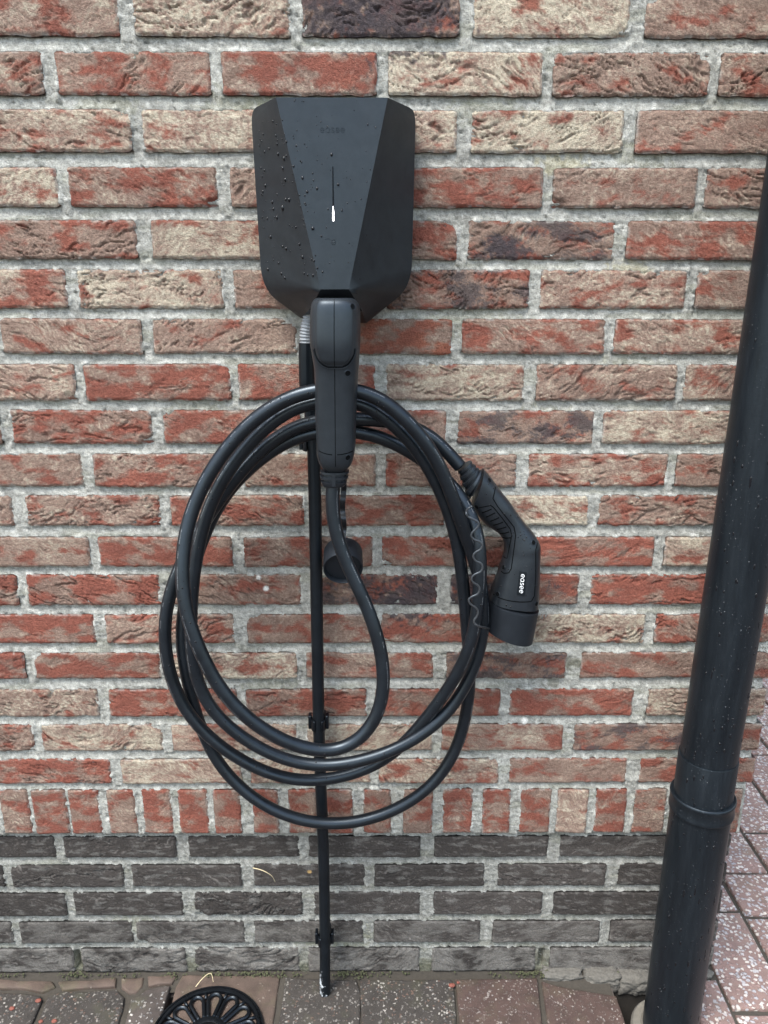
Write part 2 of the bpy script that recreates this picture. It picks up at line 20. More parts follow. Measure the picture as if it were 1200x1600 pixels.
PLUG_A_ARC = [[(-0.0718, 0.9212), (-0.0696, 0.9204), (-0.0674, 0.9197), (-0.0652, 0.9191), (-0.0629, 0.9186), (-0.0607, 0.9182), (-0.0585, 0.9179), (-0.0562, 0.9177)], [(-0.0503, 0.9177), (-0.048, 0.9178), (-0.0458, 0.918), (-0.0435, 0.9183), (-0.0413, 0.9187), (-0.0391, 0.9191), (-0.0368, 0.9196), (-0.0346, 0.9202), (-0.0323, 0.9208)]]
BOOT_A = [(-0.0549, -0.11, 0.8937), (-0.0563, -0.111, 0.8749)]
CAP_A = {'face': (-0.049, -0.065, 0.7498), 'top': (-0.0503, -0.032, 0.762), 'rx': 0.0261}
STRAP_A = [(-0.0474, -0.062, 0.8736), (-0.0468, -0.0655, 0.8703), (-0.0465, -0.0655, 0.8661), (-0.0466, -0.062, 0.861), (-0.0469, -0.0585, 0.8558), (-0.0473, -0.0586, 0.8516), (-0.0476, -0.0621, 0.8483), (-0.048, -0.0655, 0.8451), (-0.0484, -0.0654, 0.8408), (-0.0489, -0.0619, 0.8355), (-0.0491, -0.0585, 0.8302), (-0.0489, -0.0586, 0.8259), (-0.0484, -0.0621, 0.8227), (-0.0478, -0.0655, 0.8194), (-0.0474, -0.0654, 0.8151), (-0.0474, -0.0618, 0.8096), (-0.0475, -0.0584, 0.8041), (-0.0478, -0.0586, 0.7998), (-0.048, -0.0622, 0.7966), (-0.0484, -0.0656, 0.7934), (-0.049, -0.0653, 0.7889)]
PLUG_B = [((0.1201, 0.8331), (0.1329, 0.8795)), ((0.1228, 0.8262), (0.1437, 0.8676)), ((0.1273, 0.8183), (0.1561, 0.8513)), ((0.1379, 0.8059), (0.1694, 0.8349)), ((0.1492, 0.798), (0.1793, 0.8209)), ((0.1571, 0.7917), (0.1901, 0.8068)), ((0.1625, 0.7837), (0.2018, 0.7935)), ((0.1648, 0.7702), (0.2112, 0.7783)), ((0.1636, 0.7602), (0.2127, 0.7684)), ((0.1592, 0.7429), (0.2132, 0.7538)), ((0.1518, 0.7171), (0.2142, 0.7207)), ((0.1473, 0.6993), (0.2144, 0.6889))]
CAP_B = [((0.1464, 0.6993), (0.2152, 0.6832)), ((0.1457, 0.6946), (0.215, 0.6785)), ((0.1437, 0.6575), (0.2096, 0.6362))]
BOOT_B = [((0.0996, 0.877), (0.1165, 0.8905)), ((0.1059, 0.8591), (0.1258, 0.8812)), ((0.1141, 0.8383), (0.1318, 0.877))]
PLUG_B_SCREWS = [(0.1392, 0.8681), (0.1241, 0.8332), (0.2, 0.7847), (0.163, 0.749), (0.1558, 0.7131), (0.2078, 0.7001)]
PLUG_B_GROOVES = [[(0.1299, 0.8802), (0.1167, 0.8407)], [(0.1228, 0.8316), (0.1325, 0.8343), (0.1415, 0.8364), (0.146, 0.8326), (0.1561, 0.8201), (0.1685, 0.8036), (0.1709, 0.7949), (0.1689, 0.7773), (0.1672, 0.7622), (0.1606, 0.7595)], [(0.1481, 0.861), (0.1439, 0.8453), (0.1505, 0.8347), (0.1733, 0.8062), (0.1759, 0.7949), (0.1742, 0.772), (0.1719, 0.7506), (0.1689, 0.7443), (0.1631, 0.742), (0.1554, 0.7443)], [(0.2058, 0.7826), (0.2029, 0.7755), (0.2045, 0.7398), (0.2039, 0.7125), (0.1997, 0.7057), (0.1835, 0.706), (0.1664, 0.7079), (0.1484, 0.7107)]]
PLUG_B_RIBS = [((0.131, 0.8255), (0.1428, 0.8315)), ((0.1362, 0.8198), (0.1475, 0.8263)), ((0.1419, 0.8142), (0.1531, 0.8199)), ((0.1466, 0.8085), (0.1585, 0.8133)), ((0.1519, 0.802), (0.1633, 0.8064)), ((0.1567, 0.7953), (0.1675, 0.7994)), ((0.16, 0.7888), (0.1699, 0.7915))]
PLUG_B_PLATE = [(0.1821, 0.7479), (0.1916, 0.7465), (0.1899, 0.7143), (0.1797, 0.7162)]
TETHER = [(0.1152, -0.085, 0.8414), (0.1097, -0.085, 0.8381), (0.1056, -0.104, 0.8388), (0.1078, -0.104, 0.8339), (0.1142, -0.104, 0.8306), (0.1199, -0.104, 0.8273), (0.1216, -0.104, 0.8231), (0.1186, -0.104, 0.8181), (0.114, -0.104, 0.8131), (0.113, -0.104, 0.8081), (0.1167, -0.104, 0.8039), (0.1232, -0.104, 0.8014), (0.1269, -0.104, 0.7971), (0.1252, -0.104, 0.7912), (0.1189, -0.104, 0.787), (0.1163, -0.104, 0.7819), (0.1193, -0.104, 0.7759), (0.1259, -0.104, 0.7725), (0.1285, -0.104, 0.7673), (0.1263, -0.104, 0.7613), (0.1184, -0.104, 0.757), (0.1153, -0.104, 0.7518), (0.1175, -0.104, 0.7466), (0.1238, -0.104, 0.7422), (0.126, -0.104, 0.737), (0.1234, -0.104, 0.7308), (0.1154, -0.104, 0.7264), (0.1127, -0.104, 0.722), (0.1157, -0.104, 0.7163), (0.1224, -0.104, 0.7114), (0.1251, -0.104, 0.7061), (0.1237, -0.104, 0.6998), (0.1206, -0.104, 0.6944), (0.1212, -0.104, 0.6899), (0.1258, -0.104, 0.6863), (0.1342, -0.092, 0.6788), (0.1456, -0.068, 0.6656)]
PLUG_B_DROPS = [(0.1445, 0.8477, 0.00063), (0.1608, 0.8458, 0.00063), (0.1713, 0.8713, 0.0004), (0.1387, 0.8026, 0.00084), (0.1704, 0.7949, 0.00055), (0.1763, 0.853, 0.00076), (0.1675, 0.8082, 0.00057), (0.1553, 0.8687, 0.0006), (0.1819, 0.7993, 0.00081), (0.1729, 0.7995, 0.00063), (0.18, 0.8365, 0.00051), (0.1597, 0.8248, 0.00088), (0.1641, 0.869, 0.00085), (0.1782, 0.8185, 0.00108), (0.1597, 0.8071, 0.0005), (0.176, 0.8375, 0.00101), (0.1501, 0.8223, 0.00099), (0.1682, 0.8226, 0.00108), (0.1377, 0.8642, 0.00079), (0.1798, 0.8172, 0.00062), (0.1397, 0.8365, 0.00074), (0.157, 0.8227, 0.00059), (0.1747, 0.8494, 0.00047), (0.1526, 0.7968, 0.00051), (0.1492, 0.7975, 0.00064), (0.172, 0.8687, 0.00102), (0.1448, 0.858, 0.00092), (0.1826, 0.7948, 0.00093), (0.1792, 0.7925, 0.00079), (0.1427, 0.8039, 0.00068), (0.1493, 0.8323, 0.00042), (0.135, 0.8513, 0.00082), (0.1714, 0.795, 0.00097), (0.1789, 0.8213, 0.00091), (0.1965, 0.7997, 0.00044), (0.2007, 0.7963, 0.00095), (0.1935, 0.8018, 0.00079), (0.1931, 0.7999, 0.00058), (0.1904, 0.7923, 0.00089), (0.1873, 0.7895, 0.00082), (0.2049, 0.7988, 0.00046), (0.1875, 0.7958, 0.00051), (0.1848, 0.7961, 0.00056), (0.1949, 0.7837, 0.00065), (0.1867, 0.7993, 0.00058), (0.1874, 0.7885, 0.00101), (0.1997, 0.7963, 0.00043), (0.1849, 0.7897, 0.00065), (0.1862, 0.7731, 0.00058), (0.1889, 0.7277, 0.00076), (0.1989, 0.7704, 0.00054), (0.1819, 0.728, 0.00109), (0.2058, 0.7259, 0.00093), (0.1873, 0.7686, 0.00082), (0.1659, 0.7475, 0.00051), (0.1508, 0.7004, 0.0009), (0.1913, 0.7541, 0.00069), (0.1595, 0.7245, 0.00099), (0.1962, 0.6926, 0.00058), (0.1875, 0.7691, 0.00078), (0.1555, 0.7304, 0.00078), (0.1683, 0.7484, 0.0009), (0.1763, 0.7429, 0.00048), (0.1668, 0.701, 0.00108), (0.1722, 0.6987, 0.00101), (0.1605, 0.7554, 0.00089), (0.1687, 0.6905, 0.00066), (0.1921, 0.7144, 0.00055), (0.198, 0.7503, 0.00048), (0.1516, 0.7387, 0.00084), (0.1661, 0.7015, 0.00059), (0.1954, 0.7778, 0.00058), (0.1579, 0.7391, 0.00065), (0.1734, 0.7006, 0.00081)]
CONDUIT = [(-0.0894, -0.03, 0.954), (-0.0867, -0.029, 0.9038), (-0.0873, -0.028, 0.7624), (-0.0897, -0.027, 0.4741), (-0.088, -0.027, 0.3179), (-0.0879, -0.027, 0.186), (-0.0902, -0.0354, 0.0)]
CLIPS = [(-0.0899, -0.012, 0.4945), (-0.0897, -0.012, 0.1003), (-0.0905, -0.012, 0.9087)]
SLEEVE = [(-0.0916, -0.034, 1.0376), (-0.0923, -0.034, 1.0149), (-0.0924, -0.033, 0.9853), (-0.0894, -0.03, 0.954)]
FLEX = [(-0.0828, -0.032, 1.0776), (-0.0869, -0.033, 1.0677), (-0.0899, -0.034, 1.057), (-0.0914, -0.034, 1.047), (-0.0917, -0.034, 1.0369)]
PIPE_Z = [0.4854, 0.4134]
STAINS = [(-0.1713, 0.7113, 0.004, 'w'), (-0.1612, 0.6948, 0.005, 'w'), (0.215, 0.4801, 0.006, 'w'), (-0.0195, 0.976, 0.004, 'w'), (0.1615, 1.1453, 0.018, 'd'), (0.1476, 1.1528, 0.014, 'd'), (-0.0398, 1.4024, 0.03, 'd'), (0.0225, 1.4058, 0.05, 'd'), (-0.0137, 0.5, 0.003, 't'), (-0.114, 0.2009, 0.004, 't'), (0.2202, 0.9202, 0.012, 'd'), (0.0505, 0.68, 0.04, 'd'), (0.1322, 0.6849, 0.03, 'd'), (-0.3244, 1.3079, 0.02, 'g'), (-0.1681, 1.3076, 0.025, 'g'), (0.1188, 1.0663, 0.03, 'g'), (0.3133, 1.1257, 0.014, 'y'), (0.2208, 0.9365, 0.02, 'g'), (-0.2395, 0.949, 0.02, 'g'), (-0.1595, 0.5396, 0.02, 'g'), (0.2789, 0.5779, 0.012, 'k'), (0.252, 0.5455, 0.01, 'k'), (0.3283, 1.011, 0.02, 'g'), (-0.1242, 1.3097, 0.02, 'g'), (0.1255, 1.3068, 0.02, 'g'), (0.3199, 1.2601, 0.02, 'g'), (0.2208, 1.2457, 0.016, 'y'), (0.0123, 1.1861, 0.02, 'g'), (-0.0785, 0.0696, 0.03, 'g'), (-0.4078, 0.097, 0.02, 'g'), (-0.5102, 0.0242, 0.02, 'k'), (0.2672, 0.0282, 0.02, 'k'), (-0.3315, 0.6154, 0.02, 'g')]
FRONT_JOINTS = [(-0.532, -0.089), (-0.3992, -0.0895), (-0.3372, -0.0897), (-0.1664, -0.0903), (-0.0284, -0.0908), (0.1196, -0.0913), (0.2466, -0.0917), (0.3907, -0.0922)]
STRAWS = [[(-0.2024, -0.004, 0.2196), (-0.1859, -0.012, 0.2218), (-0.1726, -0.01, 0.2101), (-0.168, -0.004, 0.1922)], [(-0.3028, -0.0264, 0.003), (-0.2921, -0.018, 0.012), (-0.2809, -0.0108, 0.014), (-0.2737, -0.0253, 0.012)]]
CHIPS = [(0.1175, -0.0242), (0.1285, -0.0195), (-0.5505, -0.0501), (-0.5865, -0.0636), (-0.5309, -0.0869), (-0.5103, -0.0859)]
WEEPS = [0.2707, -0.5067]
PAVERS = [('red', [(-0.6975, -0.0045), (-0.5401, -0.0124), (-0.533, -0.022), (-0.5496, -0.0327), (-0.5814, -0.0266), (-0.6874, -0.0239)]), ('red', [(-0.5358, -0.0124), (-0.438, -0.0042), (-0.4341, -0.0224), (-0.4669, -0.0246), (-0.5233, -0.028)]), ('red', [(-0.4337, -0.0042), (-0.3939, -0.0018), (-0.3903, -0.0213), (-0.3986, -0.0355), (-0.4101, -0.0355), (-0.4274, -0.0236)]), ('red', [(-0.3907, -0.0019), (-0.3382, 0.0017), (-0.3431, -0.0167), (-0.3678, -0.019), (-0.3836, -0.0225)]), ('mix', [(-0.3927, -0.0379), (-0.3833, -0.0273), (-0.3629, -0.0214), (-0.3453, -0.0203), (-0.3436, -0.0621), (-0.3427, -0.205), (-0.3925, -0.205), (-0.404, -0.0448)]), ('red', [(-0.3328, 0.0017), (-0.1742, 0.0011), (-0.1661, -0.0038), (-0.1656, -0.205), (-0.3298, -0.205), (-0.3384, -0.0227)]), ('dark', [(-0.6837, -0.031), (-0.5788, -0.0326), (-0.5502, -0.0385), (-0.5442, -0.0455), (-0.5396, -0.205), (-0.651, -0.205)]), ('dark', [(-0.5409, -0.0385), (-0.5208, -0.0316), (-0.4305, -0.0272), (-0.4134, -0.0413), (-0.4089, -0.0619), (-0.4024, -0.205), (-0.5317, -0.205)]), ('dark', [(-0.1596, -0.0039), (-0.0388, -0.0092), (-0.0307, -0.0344), (-0.0283, -0.205), (-0.1617, -0.205)]), ('dark', [(-0.0356, -0.0092), (0.1189, -0.0085), (0.1228, -0.0349), (0.1171, -0.205), (-0.0253, -0.205)]), ('rose', [(0.1231, -0.0097), (0.262, -0.0078), (0.2598, -0.0354), (0.2445, -0.205), (0.121, -0.205)]), ('rose', [(0.2666, -0.0114), (0.2893, -0.02), (0.3852, -0.0394), (0.3863, -0.0703), (0.388, -0.205), (0.2505, -0.205)]), ('wash', [(0.4985, -0.012), (0.5575, -0.012), (0.5575, -0.205), (0.4985, -0.205)]), ('wash', [(0.5615, -0.0735), (0.661, -0.0735), (0.661, -0.2725), (0.5615, -0.2725)]), ('wash', [(0.5615, 0.1295), (0.661, 0.1295), (0.661, -0.06849999999999999), (0.5615, -0.06849999999999999)]), ('wash', [(0.5615, 0.3325), (0.661, 0.3325), (0.661, 0.1345), (0.5615, 0.1345)]), ('wash', [(0.5615, 0.5375000000000001), (0.661, 0.5375000000000001), (0.661, 0.3375), (0.5615, 0.3375)]), ('wash', [(0.6665, -0.0855), (0.761, -0.0855), (0.761, -0.1845), (0.6665, -0.1845)]), ('wash', [(0.6665, 0.11649999999999999), (0.761, 0.11649999999999999), (0.761, -0.0805), (0.6665, -0.0805)]), ('wash', [(0.6665, 0.224), (0.761, 0.224), (0.761, 0.1215), (0.6665, 0.1215)]), ('wash', [(0.6665, 0.4275), (0.761, 0.4275), (0.761, 0.229), (0.6665, 0.229)]), ('wash', [(0.6665, 0.6275000000000001), (0.761, 0.6275000000000001), (0.761, 0.4325), (0.6665, 0.4325)]), ('wash', [(0.766, 0.13949999999999999), (0.862, 0.13949999999999999), (0.862, -0.057499999999999996), (0.766, -0.057499999999999996)]), ('wash', [(0.766, 0.3405), (0.862, 0.3405), (0.862, 0.1445), (0.766, 0.1445)]), ('wash', [(0.766, 0.5425000000000001), (0.862, 0.5425000000000001), (0.862, 0.34550000000000003), (0.766, 0.34550000000000003)]), ('wash', [(0.766, 0.7475), (0.862, 0.7475), (0.862, 0.5475), (0.766, 0.5475)]), ('wash', [(0.8665, 0.2375), (0.962, 0.2375), (0.962, 0.0425), (0.8665, 0.0425)]), ('wash', [(0.8665, 0.4445), (0.962, 0.4445), (0.962, 0.2425), (0.8665, 0.2425)]), ('wash', [(0.8665, 0.6175), (0.962, 0.6175), (0.962, 0.4495), (0.8665, 0.4495)]), ('wash', [(0.8665, 0.8175), (0.962, 0.8175), (0.962, 0.6224999999999999), (0.8665, 0.6224999999999999)]), ('wash', [(0.967, 0.3475), (1.062, 0.3475), (1.062, 0.1525), (0.967, 0.1525)]), ('wash', [(0.967, 0.5475000000000001), (1.062, 0.5475000000000001), (1.062, 0.3525), (0.967, 0.3525)]), ('wash', [(0.967, 0.7475), (1.062, 0.7475), (1.062, 0.5525), (0.967, 0.5525)]), ('wash', [(0.967, 0.9475), (1.062, 0.9475), (1.062, 0.7525), (0.967, 0.7525)]), ('wash', [(1.067, 0.4475), (1.165, 0.4475), (1.165, 0.2525), (1.067, 0.2525)]), ('wash', [(1.067, 0.6475000000000001), (1.165, 0.6475000000000001), (1.165, 0.4525), (1.067, 0.4525)]), ('wash', [(1.067, 0.8475), (1.165, 0.8475), (1.165, 0.6525), (1.067, 0.6525)]), ('wash', [(1.067, 1.0475), (1.165, 1.0475), (1.165, 0.8524999999999999), (1.067, 0.8524999999999999)])]

# ------------------------------------------------------------------ camera, sky, sun, exposure
sc = bpy.context.scene
COL = sc.collection
cd = bpy.data.cameras.new('camera'); co = bpy.data.objects.new('camera', cd); COL.objects.link(co)
cd.sensor_fit = 'VERTICAL'; cd.sensor_height = 24.0; cd.lens = CAM['lens']; cd.clip_start = .02; cd.clip_end = 2000
_r, _u, _f = (Vector(CAM[k]).normalized() for k in ('right', 'up', 'fwd'))
co.matrix_world = Matrix(((_r.x, _u.x, -_f.x, CAM['loc'][0]), (_r.y, _u.y, -_f.y, CAM['loc'][1]), (_r.z, _u.z, -_f.z, CAM['loc'][2]), (0, 0, 0, 1)))
sc.camera = co
SUN_EL, SUN_ROT = math.radians(63), math.radians(222)
w = bpy.data.worlds.new('World'); sc.world = w; w.use_nodes = True
wn = w.node_tree; wn.nodes.clear()
sky = wn.nodes.new('ShaderNodeTexSky'); sky.sky_type = 'NISHITA'; sky.sun_disc = False
sky.sun_elevation = SUN_EL; sky.sun_rotation = SUN_ROT; sky.air_density = 1.6; sky.dust_density = 2.0; sky.ozone_density = 1.0
hs = wn.nodes.new('ShaderNodeHueSaturation'); hs.inputs['Saturation'].default_value = .75
bgn = wn.nodes.new('ShaderNodeBackground'); bgn.inputs['Strength'].default_value = .11
won = wn.nodes.new('ShaderNodeOutputWorld')
wn.links.new(sky.outputs[0], hs.inputs['Color']); wn.links.new(hs.outputs[0], bgn.inputs[0]); wn.links.new(bgn.outputs[0], won.inputs[0])
sl = bpy.data.lights.new('sun', 'SUN'); sl.energy = 1.4; sl.angle = math.radians(26); sl.color = (1, .962, .905)
so = bpy.data.objects.new('sun', sl); COL.objects.link(so)
_d = Vector((math.sin(SUN_ROT)*math.cos(SUN_EL), math.cos(SUN_ROT)*math.cos(SUN_EL), math.sin(SUN_EL)))
so.rotation_euler = _d.to_track_quat('Z', 'Y').to_euler(); so.location = _d*5
sc.view_settings.view_transform = 'Standard'; sc.view_settings.look = 'None'
sc.view_settings.exposure = 2.16; sc.view_settings.gamma = 1

# ------------------------------------------------------------------ helpers
RNG = np.random.default_rng(7)
_T = np.random.default_rng(1).random((256, 256))
_GX, _GY = np.cos(_T*2*math.pi), np.sin(_T*2*math.pi)
def vn(x, y):
    """gradient noise, about 0..1"""
    x = np.asarray(x, float); y = np.asarray(y, float)
    xi = np.floor(x).astype(int); yi = np.floor(y).astype(int)
    fx = x-xi; fy = y-yi; x0, x1, y0, y1 = xi & 255, (xi+1) & 255, yi & 255, (yi+1) & 255
    u = fx*fx*fx*(fx*(fx*6-15)+10); v = fy*fy*fy*(fy*(fy*6-15)+10)
    a = _GX[x0, y0]*fx+_GY[x0, y0]*fy; b = _GX[x1, y0]*(fx-1)+_GY[x1, y0]*fy
    c = _GX[x0, y1]*fx+_GY[x0, y1]*(fy-1); d = _GX[x1, y1]*(fx-1)+_GY[x1, y1]*(fy-1)
    return .5+.75*((a*(1-u)+b*u)*(1-v)+(c*(1-u)+d*u)*v)
def fbm(x, y, o=3, g=.5):
    s = 0; am = 1; t = 0
    for i in range(o):
        s = s+am*vn(x*2**i+17.3*i, y*2**i+9.1*i); t += am; am *= g
    return s/t
def sst(a, b, x):
    t = np.clip((x-a)/(b-a), 0, 1); return t*t*(3-2*t)
def link_mesh(name, me, mat, parent=None):
    o = bpy.data.objects.new(name, me); COL.objects.link(o)
    if mat: me.materials.append(mat)
    if parent: o.parent = parent
    return o
def raw_mesh(name, V, F, tint=None, uv=None, smooth=True, sharp=None):
    me = bpy.data.meshes.new(name)
    if isinstance(F, np.ndarray):
        n, k = F.shape
        me.vertices.add(len(V)); me.vertices.foreach_set('co', np.asarray(V, np.float32).ravel())
        me.loops.add(n*k); me.loops.foreach_set('vertex_index', F.astype(np.int32).ravel())
        me.polygons.add(n); me.polygons.foreach_set('loop_start', np.arange(0, n*k, k, dtype=np.int32))
        me.update(calc_edges=True)
    else:
        me.from_pydata([tuple(map(float, v)) for v in V], [], [tuple(int(i) for i in f) for f in F]); me.update()
    if smooth: me.polygons.foreach_set('use_smooth', np.ones(len(me.polygons), bool))
    if tint is not None:
        at = me.color_attributes.new('tint', 'FLOAT_COLOR', 'POINT')
        c = np.ones((len(V), 4), np.float32); c[:, :3] = tint; at.data.foreach_set('color', c.ravel())
    if uv is not None:
        u = me.uv_layers.new(name='UVMap'); li = np.empty(len(me.loops), np.int32); me.loops.foreach_get('vertex_index', li)
        u.data.foreach_set('uv', np.asarray(uv, np.float32)[li].ravel())
    if sharp: me.set_sharp_from_angle(angle=math.radians(sharp))
    return me
def grid_faces(nx, ny, off=0):
    i, j = np.meshgrid(np.arange(nx-1), np.arange(ny-1), indexing='ij')
    a = (i*ny+j).ravel()+off
    return np.stack([a, a+ny, a+ny+1, a+1], 1)
def thing(name, label, cat, loc=(0, 0, 0), group=None):
    o = bpy.data.objects.new(name, None); COL.objects.link(o); o.location = loc; o.empty_display_size = .02
    o['label'] = label; o['category'] = cat
    if group: o['group'] = group
    return o
def tag(o, label, cat, group=None):
    o['label'] = label; o['category'] = cat
    if group: o['group'] = group
    return o
def adopt(o, parent):
    o.parent = parent; o.matrix_parent_inverse = Matrix.Translation(parent.location).inverted(); return o
class MB:
    """collects geometry for one mesh object"""
    def __init__(s): s.v = []; s.f = []; s.uv = []
    def add(s, V, F, uv=None):
        n = len(s.v); s.v += [tuple(map(float, p)) for p in V]; s.f += [tuple(int(i)+n for i in f) for f in F]
        s.uv += list(uv) if uv is not None else [(0, 0)]*len(V)
    def tube(s, P, r, n=14, caps=True, up=(0, -1, 0), flat=1.0):
        P = [Vector(p) for p in P]; R = r if hasattr(r, '__len__') else [r]*len(P)
        V = []; F = []; U = []; ln = 0; prev = None
        for i, p in enumerate(P):
            t = (P[min(i+1, len(P)-1)]-P[max(i-1, 0)]).normalized()
            if prev is None:
                a = Vector(up)-t*t.dot(Vector(up))
                if a.length < 1e-4: a = t.orthogonal()
                prev = a.normalized()
            a = (prev-t*t.dot(prev)).normalized(); prev = a; b = t.cross(a)
            if i: ln += (P[i]-P[i-1]).length
            for k in range(n+1):
                th = 2*math.pi*k/n
                V.append(p+(a*math.cos(th)*flat+b*math.sin(th))*R[i]); U.append((ln, k/n))
        m = n+1
        for i in range(len(P)-1):
            for k in range(n): F.append((i*m+k, i*m+k+1, (i+1)*m+k+1, (i+1)*m+k))
        if caps: F.append(tuple(range(n-1, -1, -1))); F.append(tuple((len(P)-1)*m+k for k in range(n)))
        s.add(V, F, U)
    def box(s, c, sz, rot=None):
        c = Vector(c); V = []
        for x in (-.5, .5):
            for y in (-.5, .5):
                for z in (-.5, .5):
                    v = Vector((x*sz[0], y*sz[1], z*sz[2])); v = rot @ v if rot else v; V.append(c+v)
        s.add(V, [(0, 1, 3, 2), (4, 6, 7, 5), (0, 4, 5, 1), (2, 3, 7, 6), (0, 2, 6, 4), (1, 5, 7, 3)])
    def loft(s, rings, caps=True):
        n = len(rings[0]); V = [p for r in rings for p in r]; F = []
        for i in range(len(rings)-1):
            for k in range(n): F.append((i*n+k, i*n+(k+1) % n, (i+1)*n+(k+1) % n, (i+1)*n+k))
        if caps: F.append(tuple(range(n-1, -1, -1))); F.append(tuple((len(rings)-1)*n+k for k in range(n)))
        s.add(V, F)
    def blob(s, p, nrm, r, h=.55, n=8, stretch=1.0, drop=0):
        nrm = Vector(nrm).normalized(); dn = Vector((0, 0, -1)); b = dn-nrm*nrm.dot(dn)
        b = b.normalized() if b.length > 1e-3 else nrm.orthogonal().normalized(); a = nrm.cross(b); p = Vector(p)
        V = []; F = []
        for j, (rr_, hh) in enumerate(((1.0, -.05), (.93, .35), (.7, .72), (.35, .94))):
            for k in range(n):
                th = 2*math.pi*k/n; e = stretch*(1+drop*math.cos(th)*.3)
                V.append(p+(b*math.cos(th)*e+a*math.sin(th))*r*rr_+nrm*r*h*hh)
        V.append(p+nrm*r*h)
        for j in range(3):
            for k in range(n): F.append((j*n+k, (j+1)*n+k, (j+1)*n+(k+1) % n, j*n+(k+1) % n))
        for k in range(n): F.append((3*n+k, 4*n, 3*n+(k+1) % n))
        s.add(V, F)
    def build(s, name, mat, parent=None, smooth=True, sharp=40, uv=False, fix=True):
        me = raw_mesh(name, s.v, s.f, smooth=smooth, uv=s.uv if uv else None)
        if fix:
            bm = bmesh.new(); bm.from_mesh(me)
            bmesh.ops.recalc_face_normals(bm, faces=bm.faces); bm.to_mesh(me); bm.free()
        if smooth and sharp: me.set_sharp_from_angle(angle=math.radians(sharp))
        return link_mesh(name, me, mat, parent)
def spline(P, step, smooth=0):
    P = np.array(P, float)
    for _ in range(smooth):
        Q = P.copy(); Q[1:-1] = .25*P[:-2]+.5*P[1:-1]+.25*P[2:]; P = Q
    out = []
    for i in range(len(P)-1):
        p0, p1, p2, p3 = P[max(i-1, 0)], P[i], P[i+1], P[min(i+2, len(P)-1)]
        n = max(1, int(round(np.linalg.norm(p2-p1)/step)))
        for k in range(n):
            t = k/n; out.append(.5*((2*p1)+(-p0+p2)*t+(2*p0-5*p1+4*p2-p3)*t*t+(-p0+3*p1-3*p2+p3)*t**3))
    out.append(P[-1]); return [tuple(q) for q in out]
def bvh_of(*objs):
    V = []; F = []
    for o in objs:
        n = len(V); mw = o.matrix_world if o.parent is None else Matrix.Identity(4)
        V += [v.co.copy() for v in o.data.vertices]; F += [tuple(i+n for i in p.vertices) for p in o.data.polygons]
    return BVHTree.FromPolygons(V, F)
def hit(bv, x, z, y0=-.5):
    l, n, i, d = bv.ray_cast(Vector((x, y0, z)), Vector((0, 1, 0)))
    if l is None: return None, None
    if n.y > 0: n = -n
    return l, n

# ------------------------------------------------------------------ materials
def mat(name):
    m = bpy.data.materials.new(name); m.use_nodes = True; nt = m.node_tree
    b = nt.nodes['Principled BSDF']; return m, nt, b
def node(nt, t, **kw):
    n = nt.nodes.new(t)
    for k, v in kw.items(): setattr(n, k, v)
    return n
def noise(nt, co_, scale, det=4, rough=.6):
    n = node(nt, 'ShaderNodeTexNoise'); n.inputs['Scale'].default_value = scale; n.inputs['Detail'].default_value = det; n.inputs['Roughness'].default_value = rough
    if co_ is not None: nt.links.new(co_, n.inputs['Vector'])
    return n
def ramp(nt, src, stops):
    r = node(nt, 'ShaderNodeValToRGB'); e = r.color_ramp.elements
    while len(e) > 1: e.remove(e[-1])
    e[0].position = stops[0][0]; e[0].color = (*stops[0][1], 1) if hasattr(stops[0][1], '__len__') else (*(stops[0][1],)*3, 1)
    for p, c in stops[1:]:
        q = e.new(p); q.color = (*c, 1) if hasattr(c, '__len__') else (c, c, c, 1)
    nt.links.new(src, r.inputs[0]); return r
def mix(nt, f, a, b, mode='MIX'):
    m = node(nt, 'ShaderNodeMix', data_type='RGBA', blend_type=mode)
    for s_, v in ((m.inputs[0], f), (m.inputs[6], a), (m.inputs[7], b)):
        if isinstance(v, (int, float)): s_.default_value = v
        elif isinstance(v, tuple): s_.default_value = (*v, 1)
        else: nt.links.new(v, s_)
    return m.outputs[2]
def bump(nt, b, h, strength, dist):
    n = node(nt, 'ShaderNodeBump'); n.inputs['Strength'].default_value = strength; n.inputs['Distance'].default_value = dist
    nt.links.new(h, n.inputs['Height'])
    nt.links.new(n.outputs[0], b.inputs['Normal']); return n
def tinted(name, rough, scales, var, bdist, spec=.25):
    m, nt, b = mat(name)
    at = node(nt, 'ShaderNodeAttribute', attribute_name='tint'); ob = node(nt, 'ShaderNodeNewGeometry')
    n1 = noise(nt, ob.outputs['Position'], scales[0], 3, .65); n2 = noise(nt, ob.outputs['Position'], scales[1], 2, .6)
    r1 = ramp(nt, n1.outputs[0], [(.3, 1-var), (.5, 1.0), (.72, 1+var)])
    c = mix(nt, 1.0, at.outputs['Color'], r1.outputs[0], 'MULTIPLY')
    nt.links.new(c, b.inputs['Base Color']); b.inputs['Roughness'].default_value = rough; b.inputs['Specular IOR Level'].default_value = spec
    ad = node(nt, 'ShaderNodeMath', operation='ADD'); nt.links.new(n1.outputs[0], ad.inputs[0]); nt.links.new(n2.outputs[0], ad.inputs[1])
    bump(nt, b, ad.outputs[0], 1.0, bdist); return m
M_BRICK = tinted('handmade_brick', .9, (480, 1300), .28, .0028)
M_MORTAR = tinted('lime_mortar', .95, (560, 1400), .32, .0024)

